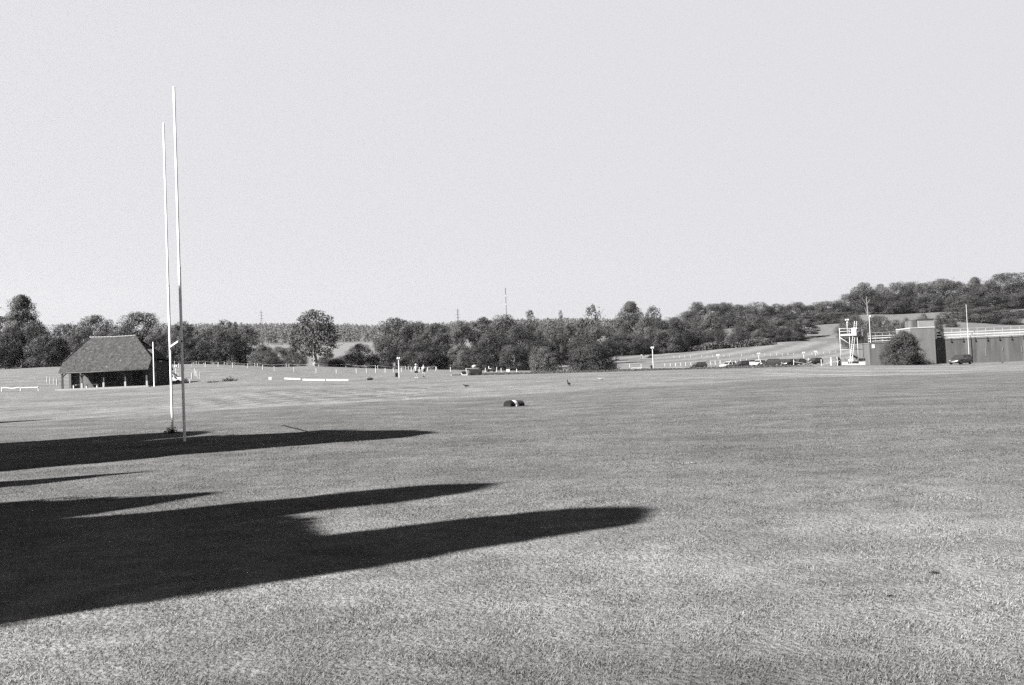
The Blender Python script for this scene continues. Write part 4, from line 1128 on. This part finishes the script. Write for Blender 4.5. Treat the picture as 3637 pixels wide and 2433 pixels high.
mb = MB(); a = up(FL, zdk + .2); b = up(FR, zdk + .2); mb.bar(a + Vector((.08, -.08, 0)), b + Vector((-.06, -.08, 0)), .05, .30); mb.build('toe_board', M['white_far'], tw)
for a, b, m_ in ((up(FL, zdk - .15), up(FR, zm), 'white_far'), (up(BR, zdk - .15), up(BL, zm + .2), 'steel_dark'), (up(FL, zm), up(FR, zm), 'white_far'), (up(FL, zm - .02), up(FL.lerp(FR, .32), .5), 'steel_dark'), (up(FR, zm), up(BR, zm), 'steel_dark'), (up(BL, zm), up(BR, zm), 'steel_dark')):
    mb = MB(); mb.tube([a, b], .032, 8); mb.build('brace', M[m_], tw)
mb = MB(); q = T(3022, 1166); q2 = T(3041, 1192); mb.bevbox(q.x, q2.x, -.22, -.16, q2.z, q.z + .05, .02); mb.build('panel', M['white_far'], tw)
# ladder
la = T(3014, 1291); lb = T(3043.5, 1140); la.y = -.9; lb.y = .5
mb = MB(); sd = Vector((.17, 0, 0))
mb.bar(la - sd, lb - sd, .045); mb.bar(la + sd, lb + sd, .045)
for k in range(1, 20): mb.tube([la.lerp(lb, k / 20) - sd, la.lerp(lb, k / 20) + sd], .02, 5)
tag(mb.build('ladder', M['white_far'], None, loc=FL), 'white ladder leaned up through the scaffold tower', 'ladder')
mb = MB(); q = T(2998, 1196, True); q2 = T(2994, 1136, True); mb.tube([(q2.x + .25, 1.2, zdk), (q2.x + .25, 1.2, q2.z)], .05, 8)
lampo = thing('floodlight', 'small floodlight on a pole rising from the deck of the scaffold tower', 'floodlight', FL)
mb.build('pole', M['white_far'], lampo)
for dx in (-.16, .16, 0.02):
    mb = MB(); z_ = q2.z - (.05 if dx != .02 else .45); mb.bevbox(q2.x + .25 + dx - .12, q2.x + .25 + dx + .12, 1.05, 1.2, z_ - .12, z_ + .12, .03); mb.build('lamp_head', M['white_far'], lampo)
for k, (a, b, w) in enumerate((((2990, 1290), (3012, 1289), .5), ((3013, 1291), (3050, 1287), .22), ((3051, 1288), (3073, 1286.5), .5))):
    pa = spot(*a, td - 1.4); pb = spot(*b, td - 1.4); mb = MB(); c = (pa + pb) / 2
    h0 = .12
    mb.bar(pa - c + Vector((0, 0, h0 + w / 2)), pb - c + Vector((0, 0, h0 + w / 2)), .08, w)
    for t in (.1, .9): mb.bar((pa - c).lerp(pb - c, t) + Vector((0, .06, -.05)), (pa - c).lerp(pb - c, t) + Vector((0, .06, h0 + w)), .06)
    tag(mb.build('low_board', M['white_far'], None, loc=c), ['left', 'narrow middle', 'right'][k] + ' white board standing along the foot of the scaffold tower', 'board', 'boards at the foot of the scaffold tower')
# dark equipment under and beside the tower
p = spot(2979, 1294, 153.5); o = thing('covered_barrow', 'dark heap of covered equipment at the left foot of the scaffold tower', 'equipment', p, 0)
mb = MB(); mb.ellipsoid((-.1, 0, 1.05), (.34, .3, .3), 10, 7); mb.ellipsoid((.2, .1, .8), (.3, .3, .3), 10, 7); mb.ellipsoid((.05, 0, .35), (.42, .32, .42), 10, 7); mb.build('cover', M['tarp'], o)
mb = MB(); mb.tube([(-.3, -.3, .05), (-.2, -.32, .6), (0, -.3, .85)], .07, 8); mb.build('handle', M['white_far'], o)
for s in (-1, 1):
    mb = MB(); mb.tube([(s * .25, -.36, .16), (s * .25, -.28, .16)], .16, 12); mb.build('wheel', M['dark'], o)
p = spot(3018, 1291, 156); o = thing('utility_cart', 'low dark utility cart with a tilted dark canopy under the scaffold tower', 'cart', p, 0)
mb = MB(); mb.bevbox(-1.5, 1.9, -.5, .5, .30, .62, .08); mb.build('body', M['car_black'], o)
mb = MB(); mb.add([(.35, -.5, 1.55), (1.25, -.5, 1.02), (1.25, .5, 1.02), (.35, .5, 1.55), (.35, -.5, 1.72), (1.25, -.5, 1.2), (1.25, .5, 1.2), (.35, .5, 1.72)], [(0, 1, 2, 3), (7, 6, 5, 4), (0, 4, 5, 1), (1, 5, 6, 2), (2, 6, 7, 3), (3, 7, 4, 0)]); mb.build('canopy', M['tarp'], o)
mb = MB(); mb.bar((.4, -.45, .6), (.4, -.45, 1.6), .05); mb.bar((1.2, -.45, .6), (1.2, -.45, 1.08), .05); mb.bar((.4, .45, .6), (.4, .45, 1.6), .05); mb.bar((1.2, .45, .6), (1.2, .45, 1.08), .05); mb.build('canopy_frame', M['white_far'], o)
mb = MB(); mb.bevbox(1.4, 2.35, -.4, .4, .63, 1.05, .06); mb.build('cargo_box', M['tarp'], o)
mb = MB(); mb.bevbox(-.1, .55, -.35, .35, .63, .95, .06); mb.build('seat', M['cloth_white'], o)
for x in (-1.1, 1.4):
    for s in (-1, 1):
        mb = MB(); mb.tube([(x, s * .42, .25), (x, s * .56, .25)], .25, 12); mb.build('wheel', M['dark'], o)

# ------------------------------------------------------------------ brick building on the right
by_ = 158.0
xL = W(3089, 1250, by_).x; xT0 = W(3236, 1230, by_ - 1.3).x; xT1 = W(3322.5, 1230, by_ - 1.3).x; xR = W(3900, 1200, by_).x
zg = min(gz(xL, by_), gz(xR, by_), gz(xT0, by_)) - .5
bo = Vector((xT1, by_, gz(xT1, by_)))
bld = thing('brick_building', 'long dark flat-roofed brick building with a square tower and white roof railings', 'building', bo)


def Bx(px, d=by_): return W(px, 1220, d).x - bo.x


zW = z_at(3352, 1207, by_) - bo.z; zLw = z_at(3100, 1220, by_) - bo.z; zTw = z_at(3235, 1167, by_ - 1.3) - bo.z; gz_ = zg - bo.z
mb = MB(); mb.box(xT1 - bo.x + .004, xR - bo.x, 0, 9, gz_, zW); wall = mb.build('wall', M['brick'], bld)
mb = MB(); mb.box(xT1 - bo.x + .004, xR - bo.x, -.06, 9, zW + .003, zW + .16); mb.build('coping', M['brick_pale'], wall)
mb = MB(); mb.box(xL - bo.x, xT0 - bo.x - .004, 0, 8, gz_, zLw); lw = mb.build('low_wall', M['brick'], bld)
mb = MB(); mb.box(xL - bo.x - .05, xT0 - bo.x - .004, -.05, 8, zLw + .003, zLw + .14); mb.build('coping', M['brick_pale'], lw)
mb = MB(); mb.box(xT0 - bo.x, xT1 - bo.x, -1.3, 4.5, gz_, zTw); tower = mb.build('tower', M['brick_pale'], bld)
mb = MB(); mb.box(xT0 - bo.x - .06, xT1 - bo.x + .06, -1.36, 4.5, zTw + .003, zTw + .15); mb.build('coping', M['stone'], tower)
# louvred plant box on the tower
lx0 = W(3260, 1150, by_ - .7).x - bo.x; lx1 = W(3317.5, 1150, by_ - .7).x - bo.x; lz1 = z_at(3288, 1133, by_ - .7) - bo.z
mb = MB(); mb.box(lx0 + .05, lx1 - .05, -.55, 3.2, zTw + .16, lz1 - .1); lbx = mb.build('plant_box', M['cap'], tower)
mb = MB(); nl_ = 7
for k in range(nl_):
    z = zTw + .22 + (lz1 - .2 - zTw - .22) * k / (nl_ - 1)
    mb.add([(lx0, -.74, z - .05), (lx1, -.74, z - .05), (lx1, -.58, z + .10), (lx0, -.58, z + .10), (lx0, -.72, z - .07), (lx1, -.72, z - .07), (lx1, -.56, z + .08), (lx0, -.56, z + .08)], [(0, 1, 2, 3), (7, 6, 5, 4), (0, 4, 5, 1), (2, 6, 7, 3), (0, 3, 7, 4), (1, 5, 6, 2)])
mb.build('louvre', M['louvre'], lbx)
mb = MB(); mb.box(lx0 - .1, lx1 + .1, -.8, 3.3, lz1 - .097, lz1 + .05); mb.build('lid', M['cap'], lbx)
mb = MB(); mb.box(lx0 - .75, lx0 - .03, -.3, 2.5, zTw + .16, lz1 - .15); mb.build('plant_box', M['brick'], tower)
# railings along the roof edge: three long white boards on posts
rlx0 = Bx(3345); rlx1 = xR - bo.x
rail = MB(); nP = 18
for k in range(nP + 1):
    x = rlx0 + .6 + (rlx1 - rlx0 - .6) * k / nP
    rail.bar((x, .55, zW + .16), (x, .55, zW + 1.74), .03)
rail.bar((rlx0 + .6, .55, zW + .6), (rlx1, .55, zW + .6), .03); rail.bar((rlx0 + .6, .55, zW + 1.7), (rlx1, .55, zW + 1.7), .03)
rl = rail.build('railing', M['white_far'], bld)
for k, (dz, xs, hgt, dep) in enumerate(((.34, 1.0, .10, .02), (.76, .5, .15, .28), (1.16, .2, .10, .6), (1.72, 0, .035, .62))):
    mb = MB(); mb.bar((rlx0 + xs, dep - .1, zW + dz), (rlx1, dep - .1, zW + dz), .06, hgt); mb.build('board', M['white_far'], rl)
mb = MB()
for z in (.3, .75, 1.2): mb.box(rlx0 - .35, rlx0 + .25, .02, .9, zW + z - .14, zW + z + .1)
mb.build('end_bracket', M['cap'], rl)
for k in range(7):
    x = Bx(3377 + 43 * k); mb = MB(); mb.box(x - .09, x + .09, -.18, -.062, zW - .35, zW - .16); mb.bar((x, -.12, zW - .2), (x, -.12, zW + .3), .05); mb.build('bracket', M['cap'], wall)
for px in (3500, 3560, 3628):
    x = Bx(px); mb = MB(); mb.box(x - .06, x + .06, -.06, -.003, zW - 2.9 + (px % 7) * .2, zW - 1.5); mb.build('drainpipe', M['brick_pale'], wall)
# left roof railings and boards
l0 = xL - bo.x + .05; l1 = xT0 - bo.x - .3
mb = MB()
for k in range(6): mb.bar((l0 + (l1 - l0) * k / 5, .5, zLw + .14), (l0 + (l1 - l0) * k / 5, .5, zLw + 1.75), .03)
mb.bar((l0, .5, zLw + 1.66), (l1, .5, zLw + 1.66), .03)
rl = mb.build('railing', M['white_far'], bld)
for dz, hgt in ((.38, .10), (.85, .13), (1.2, .09), (1.72, .03)):
    mb = MB(); mb.bar((l0, .42, zLw + dz), (l1, .42, zLw + dz), .06, hgt); mb.build('board', M['white_far'], rl)
mb = MB(); x = Bx(3101); mb.box(x - .24, x + .24, -.04, -.003, zLw - .75, zLw - .13); mb.build('notice', M['white_far'], lw)
pole('flagpole', 'tall thin white flagpole before the long brick wall behind the dark saloon', 'flagpole', 3440, 1288, by_ - .42, 1083, .045, .032, M['white_far'], base=Vector((W(3441.5, 1256, by_ - .42).x, by_ - .42, gz(W(3441.5, 1256, by_).x, by_ - .42))),
     extra=lambda mb, h: mb.bar((-.12, 0, h), (.12, 0, h), .05))
xb_ = W(3089.5, 1218, by_ + .3).x
pole('flagpole', 'white pole with a round ball top at the left corner of the brick building', 'flagpole', 3087, 1220, by_ + .3, 1124, .055, .045, M['white_far'], base=Vector((xb_ + .12, by_ + .3, bo.z + zLw + .15)),
     extra=lambda mb, h: mb.ellipsoid((.16, 0, h), (.17, .17, .17)))

# ------------------------------------------------------------------ distant small buildings
p = spot(2284, 1280, 375); o = thing('kiosk', 'small white kiosk with one dark side on the far slope', 'kiosk', p, .35)
mb = MB(); mb.box(-.6, .6, -.5, .5, -.1, 1.45); mb.build('wall', M['white_far'], o)
mb = MB(); mb.box(-.72, .72, -.62, .62, 1.453, 1.56); mb.build('roof', M['tarp'], o)
mb = MB(); mb.box(-.64, -.602, -.35, .35, .05, 1.2); mb.build('door', M['dark'], o)
tree('bush_dark', 2311, 1262, 377, 22, 'small dark clipped bush beside the white kiosk')


def cottage(px, d, top, w, h, dep, label, yaw):
    b = W(px, top, d); g_ = gz(b.x, d); zt_ = b.z; base = max(g_, zt_ - h * 1.6)
    o = thing('cottage', label, 'cottage', (b.x, d, zt_ - h * 1.6), yaw)
    mb = MB(); mb.box(-w / 2, w / 2, -dep / 2, dep / 2, -2, h); mb.build('wall', M['render'], o)
    mb = MB(); mb.add([(-w / 2 - .3, -dep / 2 - .3, h - .1), (w / 2 + .3, -dep / 2 - .3, h - .1), (w / 2 + .3, 0, h * 1.6), (-w / 2 - .3, 0, h * 1.6), (w / 2 + .3, dep / 2 + .3, h - .1), (-w / 2 - .3, dep / 2 + .3, h - .1)], [(0, 1, 2, 3), (3, 2, 4, 5), (0, 3, 5), (1, 4, 2), (0, 5, 4, 1)]); mb.build('roof', M['steel_dark'], o)
    for x in (-w * .25, w * .2):
        mb = MB(); mb.box(x - .45, x + .45, -dep / 2 - .05, -dep / 2 - .003, h * .35, h * .7); mb.build('window', M['glass'], o)


cottage(2588, 600, 1193, 3.6, 2.6, 5, 'pale cottage gable showing between the wood and the slope', 1.2)
cottage(2807, 640, 1131, 2.6, 2.0, 3, 'tiny pale shed glimpsed through the trees at the top of the slope', .2)


# ------------------------------------------------------------------ pylons and mast on the far ridge
def lattice(px, d, top_py, h, wb, wt, label, name, cat, arms=True):
    t = W(px, top_py, d); o = thing(name, label, cat, (t.x, d, t.z - h), .35)
    mb = MB(); nlev = 9
    for i in range(nlev):
        za = h * i / nlev; zb = h * (i + 1) / nlev; wa = wb + (wt - wb) * min(1, i / nlev * 1.5); wc = wb + (wt - wb) * min(1, (i + 1) / nlev * 1.5)
        cs = [(-1, -1), (1, -1), (1, 1), (-1, 1)]
        for k in range(4):
            a_ = Vector((cs[k][0] * wa / 2, cs[k][1] * wa / 2, za)); b2 = Vector((cs[k][0] * wc / 2, cs[k][1] * wc / 2, zb)); c2 = Vector((cs[(k + 1) % 4][0] * wc / 2, cs[(k + 1) % 4][1] * wc / 2, zb)); d2_ = Vector((cs[(k + 1) % 4][0] * wa / 2, cs[(k + 1) % 4][1] * wa / 2, za))
            mb.bar(a_, b2, .34); mb.bar(a_, c2, .22); mb.bar(d2_, b2, .22)
    mb.build('lattice', M['pylon'], o)
    if arms:
        for z, L_ in ((.62, 6), (.76, 8), (.90, 5)):
            mb = MB(); mb.bar((-L_, 0, h * z), (L_, 0, h * z), .4); mb.bar((-L_, 0, h * z), (0, 0, h * z + 2), .22); mb.bar((L_, 0, h * z), (0, 0, h * z + 2), .22); mb.build('crossarm', M['pylon'], o)


lattice(927.5, 2900, 1103, 62, 9, 2, 'faint lattice pylon on the far hill right of the goal posts', 'pylon', 'pylon')
lattice(1625, 2900, 1097, 68, 9, 2, 'faint lattice pylon above the trees left of the tall mast', 'pylon', 'pylon')
tm = W(1795, 1025, 2600); o = thing('radio_mast', 'very tall thin radio mast rising above the central wood', 'mast', (tm.x, 2600, tm.z - 110))
mb = MB()
for s in ((-.8, -.6), (.8, -.6), (0, .9)): mb.bar((s[0], s[1], 0), (s[0], s[1], 110), .6)
for k in range(44):
    z = k * 2.5; mb.bar((-.8, -.6, z), (.8, -.6, z + 2.5), .22); mb.bar((.8, -.6, z), (0, .9, z + 2.5), .22); mb.bar((0, .9, z), (-.8, -.6, z + 2.5), .22)
mb.build('lattice', M['pylon'], o)
for z in (108, 88, 66, 44):
    mb = MB(); mb.tube([(0, 0, z), (0, 0, z + 4)], 1.25, 8); mb.build('aerial', M['aerial'] if z in (88, 66) else M['pylon'], o)


# ------------------------------------------------------------------ people
def skin_mesh(name, nodes, edges, material, sub=2):
    me = bpy.data.meshes.new(name); me.from_pydata([n[0] for n in nodes], edges, []); o = bpy.data.objects.new(name, me); COL.objects.link(o)
    sk = o.modifiers.new('skin', 'SKIN'); sk.use_smooth_shade = True
    for k, nd_ in enumerate(nodes):
        r = nd_[1]; me.skin_vertices[0].data[k].radius = r if isinstance(r, tuple) else (r, r); me.skin_vertices[0].data[k].use_root = (k == 0)
    ss = o.modifiers.new('sub', 'SUBSURF'); ss.levels = sub; ss.render_levels = sub
    dg = bpy.context.evaluated_depsgraph_get(); m2 = bpy.data.meshes.new_from_object(o.evaluated_get(dg)); m2.name = name
    bpy.data.objects.remove(o); m2.materials.clear(); m2.materials.append(material); return m2


def person(p, yaw, label, h, legs, arms, clothes):
    """legs: (L,R) each knee/ankle offsets (x fwd, lift); arms: elbow/hand positions; +x is forward, +y is the figure's left; unit: metres for h=1.75"""
    s = h / 1.75
    o = thing('person', label, 'person', p, yaw, None, (s, s, s))
    nd_ = [((0, 0, .95), (.135, .165)), ((0, 0, 1.12), (.115, .14)), ((0, 0, 1.32), (.125, .18)), ((0, 0, 1.44), (.075, .11)), ((.01, 0, 1.51), .055), ((.015, 0, 1.60), (.085, .072)), ((.02, 0, 1.69), (.092, .078)), ((.01, 0, 1.745), .05), ((.105, 0, 1.625), .018)]
    ed = [(0, 1), (1, 2), (2, 3), (3, 4), (4, 5), (5, 6), (6, 7), (5, 8)]
    for sd_ in (1, -1):
        nd_.append(((.012, sd_ * .085, 1.63), .018)); ed.append((5, len(nd_) - 1))
    for sd_, (kx, kz, ax, az_) in zip((1, -1), legs):
        b = len(nd_)
        nd_ += [((0, sd_ * .095, .88), .092), ((kx, sd_ * .10, kz), .062), ((ax * .6 + kx * .4, sd_ * .10, az_ * .6 + kz * .4), .058), ((ax, sd_ * .10, az_), .04), ((ax + .06, sd_ * .105, az_ - .05), .04), ((ax + .17, sd_ * .11, az_ - .055), .03)]
        ed += [(0, b)] + [(b + k, b + k + 1) for k in range(5)]
    hands = []
    for sd_, (e, w_) in zip((1, -1), arms):
        b = len(nd_); wv = Vector(w_); ev = Vector(e); dr = (wv - ev).normalized()
        nd_ += [((0, sd_ * .19, 1.40), .06), (e, .043), (w_, .028), (tuple(wv + dr * .05), (.022, .038))]
        ed += [(3, b), (b, b + 1), (b + 1, b + 2), (b + 2, b + 3)]
        side = dr.cross(Vector((0, sd_, 0))); side = side.normalized() if side.length > .1 else Vector((1, 0, 0))
        for k, (so, fl) in enumerate(((-.027, .07), (-.009, .085), (.009, .08), (.027, .062))):
            c = len(nd_); r0_ = wv + dr * .075 + side * so
            nd_ += [(tuple(r0_), .0095), (tuple(r0_ + dr * fl * .5), .009), (tuple(r0_ + dr * fl * .85 + Vector((0, -sd_ * .02, 0))), .008)]; ed += [(b + 3, c), (c, c + 1), (c + 1, c + 2)]
        c = len(nd_); r0_ = wv + dr * .03 + side * .032
        nd_ += [(tuple(r0_), .011), (tuple(r0_ + dr * .04 + side * .02), .0095)]; ed += [(b + 2, c), (c, c + 1)]
    ob('body', skin_mesh('body', nd_, ed, M['skin']), o)
    if 'shirt' in clothes:
        n_ = [((0, 0, .98), (.15, .18)), ((0, 0, 1.14), (.135, .165)), ((0, 0, 1.32), (.145, .20)), ((0, 0, 1.455), (.085, .12))]; e_ = [(0, 1), (1, 2), (2, 3)]
        for sd_, (el, w_) in zip((1, -1), arms):
            b = len(n_); n_ += [((0, sd_ * .19, 1.41), .075), (tuple(Vector((0, sd_ * .19, 1.41)).lerp(Vector(el), .75)), .068)]; e_ += [(2, b), (b, b + 1)]
        ob('shirt', skin_mesh('shirt', n_, e_, M[clothes['shirt']], 1), o)
    if 'trousers' in clothes:
        m_, ln_ = clothes['trousers']
        n_ = [((0, 0, .98), (.148, .178))]; e_ = []
        for sd_, (kx, kz, ax, az_) in zip((1, -1), legs):
            b = len(n_); hip = Vector((0, sd_ * .095, .86)); kn = Vector((kx, sd_ * .10, kz)); an = Vector((ax, sd_ * .10, az_ + .02))
            n_ += [(tuple(hip), .112), (tuple(hip.lerp(kn, .8)), .098 if ln_ < 1 else .08)]; e_ += [(0, b), (b, b + 1)]
            if ln_ >= 1: n_ += [(tuple(kn), .073), (tuple(an), .06)]; e_ += [(b + 1, b + 2), (b + 2, b + 3)]
        ob('trousers' if ln_ >= 1 else 'shorts', skin_mesh('trousers', n_, e_, M[m_], 1), o)
    for sd_, (kx, kz, ax, az_) in zip((1, -1), legs):
        mb = MB(); mb.ellipsoid((ax + .07, sd_ * .105, az_ - .035), (.155, .06, .06)); mb.box(ax - .07, ax + .2, sd_ * .105 - .05, sd_ * .105 + .05, az_ - .105, az_ - .075); mb.build('shoe', M[clothes['shoe']], o)
    if 'hat' in clothes:
        mb = MB(); mb.ellipsoid((.01, 0, 1.72), (.115, .10, .085)); mb.tube([(.02, 0, 1.695), (.025, 0, 1.71)], .165, 16); mb.build('hat', M['cloth_white'], o)
    if 'hair' in clothes:
        mb = MB(); mb.ellipsoid((-.015, 0, 1.69), (.105, .09, .10)); mb.ellipsoid((-.06, 0, 1.58), (.06, .075, .1)); mb.build('hair', M['hair'], o)
    return o


p = spot(1479, 1343, 126)
person(p, math.radians(-75), 'person walking in white sun hat, pale T-shirt, dark shorts and white shoes', 1.78, [(.06, .50, .02, .10), (.05, .5, -.16, .12)],
       [((.02, .27, 1.14), (.10, .30, .90)), ((-.06, -.27, 1.13), (-.02, -.28, .88))], dict(shirt='cloth_white', trousers=('cloth_dark', .5), shoe='cloth_white', hat=1))
p = spot(1506, 1342, 131); pr = p
person(p, math.radians(-95), 'bareheaded person walking in pale top and trousers with a dark bag', 1.64, [(.17, .53, .14, .10), (.02, .5, -.26, .14)],
       [((-.06, .27, 1.16), (.06, .26, .93)), ((.06, -.28, 1.16), (.2, -.25, .98))], dict(shirt='cloth_white', trousers=('cloth_pale', 1), shoe='dark', hair=1))
o = thing('shoulder_bag', 'dark bag hanging at the side of the bareheaded walker', 'bag', pr + Vector((.12, -.2, .72)), .3)
mb = MB(); mb.bevbox(-.17, .17, -.08, .08, 0, .42, .04); mb.build('body', M['cloth_dark'], o)
mb = MB(); mb.tube([(-.13, 0, .4), (-.08, .1, .68), (.06, .1, .68), (.13, 0, .4)], .014, 6); mb.build('strap', M['cloth_dark'], o)


# ------------------------------------------------------------------ birds
def bird(px, py, d, yaw, label, m, pitch=0.0, s=1.0):
    p = spot(px, py, d); o = thing('bird', label, 'bird', p, yaw, None, (s, s, s))
    n_ = [((0, 0, .19), (.058, .062)), ((.09, 0, .205 + .3 * pitch * .09), (.05, .052)), ((.15, 0, .24 + pitch * .06), .032), ((.185, 0, .275 + pitch * .10), .036), ((.225, 0, .28 + pitch * .11), .017), ((.28, 0, .27 + pitch * .11), .006), ((-.11, 0, .17 - pitch * .03), (.042, .045)), ((-.2, 0, .15 - pitch * .05), (.018, .036)), ((-.29, 0, .135 - pitch * .07), (.008, .04))]
    e_ = [(0, 1), (1, 2), (2, 3), (3, 4), (4, 5), (0, 6), (6, 7), (7, 8)]
    for sd_ in (1, -1):
        b = len(n_); n_ += [((.0, sd_ * .035, .13), .02), ((-.02, sd_ * .04, .07), .009), ((.01, sd_ * .04, .008), .008), ((.06, sd_ * .042, .006), .006)]; e_ += [(0, b), (b, b + 1), (b + 1, b + 2), (b + 2, b + 3)]
    ob('body', skin_mesh('body', n_, e_, M[m]), o)
    for sd_ in (1, -1):
        mb = MB(); mb.ellipsoid((-.04, sd_ * .058, .185), (.15, .014, .05)); mb.build('wing', M[m], o)


bird(1655, 1378, 81, 2.7, 'black crow hunched on the outfield, leftmost of the three birds', 'feather', 0, 1.05)
bird(2020, 1371, 75, 2.0, 'black crow standing upright on the outfield above the tackle pad', 'feather', 1.6, 1.05)
bird(2132, 1356, 84, 2.9, 'pale grey bird on the outfield, rightmost of the three birds', 'feather_pale', 0, 1.1)
p = spot(3562, 1292, 147); o = thing('bird', 'small dark bird on the pale worn turf before the long brick wall', 'bird', p, .3, None, (1, 1, 1))
ob('body', skin_mesh('body', [((0, 0, .16), .06), ((.12, 0, .2), .04), ((.18, 0, .25), .036), ((.26, 0, .25), .008), ((-.14, 0, .14), .036), ((-.3, 0, .12), .014)], [(0, 1), (1, 2), (2, 3), (0, 4), (4, 5)], M['feather']), o)
for sd_ in (1, -1):
    mb = MB(); mb.tube([(0, sd_ * .03, .12), (.0, sd_ * .03, 0)], .01, 6); mb.build('leg', M['feather'], o)

# ------------------------------------------------------------------ air
HAZE = True
if HAZE:
    mb = MB(); mb.box(-4200, 4200, -300, 4300, -60, 420)
    hm = bpy.data.materials.new('haze'); hm.use_nodes = True; nt = hm.node_tree; nt.nodes.clear()
    vo = nt.nodes.new('ShaderNodeVolumePrincipled'); vo.inputs['Color'].default_value = (.92, .92, .93, 1); vo.inputs['Density'].default_value = .000022; vo.inputs['Anisotropy'].default_value = .5
    out = nt.nodes.new('ShaderNodeOutputMaterial'); nt.links.new(vo.outputs[0], out.inputs['Volume'])
    tag(mb.build('haze', hm), kind='stuff')

# ------------------------------------------------------------------ sun, sky, camera
sun = bpy.data.lights.new('sun', 'SUN'); sun.energy = 5.0; sun.angle = math.radians(.53); sun.color = (1, .985, .96)
so = ob('sun', sun)
to_sun = Vector((-math.cos(A_SH) * math.cos(EL), -math.sin(A_SH) * math.cos(EL), math.sin(EL)))
so.rotation_euler = (-to_sun).to_track_quat('-Z', 'Y').to_euler()
wd_ = bpy.data.worlds.new('World'); scene.world = wd_; wd_.use_nodes = True
nt = wd_.node_tree; N = nt.nodes; L = nt.links; bg = N['Background']
sky = N.new('ShaderNodeTexSky'); sky.sky_type = 'NISHITA'; sky.sun_disc = False; sky.sun_elevation = EL
sky.sun_rotation = math.atan2(to_sun.x, to_sun.y) % (2 * PI); sky.altitude = 60; sky.air_density = 1.0; sky.dust_density = 1.6; sky.ozone_density = 1.0
# black-and-white film: the sky's luminance only, its bright end rolled off as film does
bw = N.new('ShaderNodeRGBToBW'); L.new(sky.outputs[0], bw.inputs[0])
ml = N.new('ShaderNodeMapRange'); ml.interpolation_type = 'SMOOTHSTEP'; ml.inputs[1].default_value = 1.15; ml.inputs[2].default_value = 2.2; ml.inputs[3].default_value = .04; ml.inputs[4].default_value = 1.0
L.new(bw.outputs[0], ml.inputs[0])
cc = N.new('ShaderNodeCombineColor')
for k, tn in enumerate((.985, .98, 1.02)):
    t_ = N.new('ShaderNodeMath'); t_.operation = 'MULTIPLY'; L.new(ml.outputs[0], t_.inputs[0]); t_.inputs[1].default_value = tn; L.new(t_.outputs[0], cc.inputs[k])
L.new(cc.outputs[0], bg.inputs['Color']); bg.inputs['Strength'].default_value = .0935

cam = bpy.data.cameras.new('camera'); cam.sensor_width = 36; cam.sensor_fit = 'HORIZONTAL'; cam.lens = F / 3637 * 36; cam.clip_start = .1; cam.clip_end = 9000
co = ob('camera', cam); fw = np.cross(UV, RV)
co.matrix_world = Matrix(((RV[0], UV[0], -f0[0], 0), (RV[1], UV[1], -f0[1], 0), (RV[2], UV[2], -f0[2], EYE), (0, 0, 0, 1)))
scene.camera = co
scene.view_settings.view_transform = 'Standard'; scene.view_settings.look = 'None'; scene.view_settings.gamma = 1.0; scene.view_settings.use_curve_mapping = False
scene.view_settings.exposure = 3.0
scene.cycles.use_denoising = False; scene.cycles.sample_clamp_indirect = 2.0
scene.cycles.max_bounces = 5; scene.cycles.diffuse_bounces = 3; scene.cycles.transparent_max_bounces = 4; scene.cycles.volume_bounces = 0
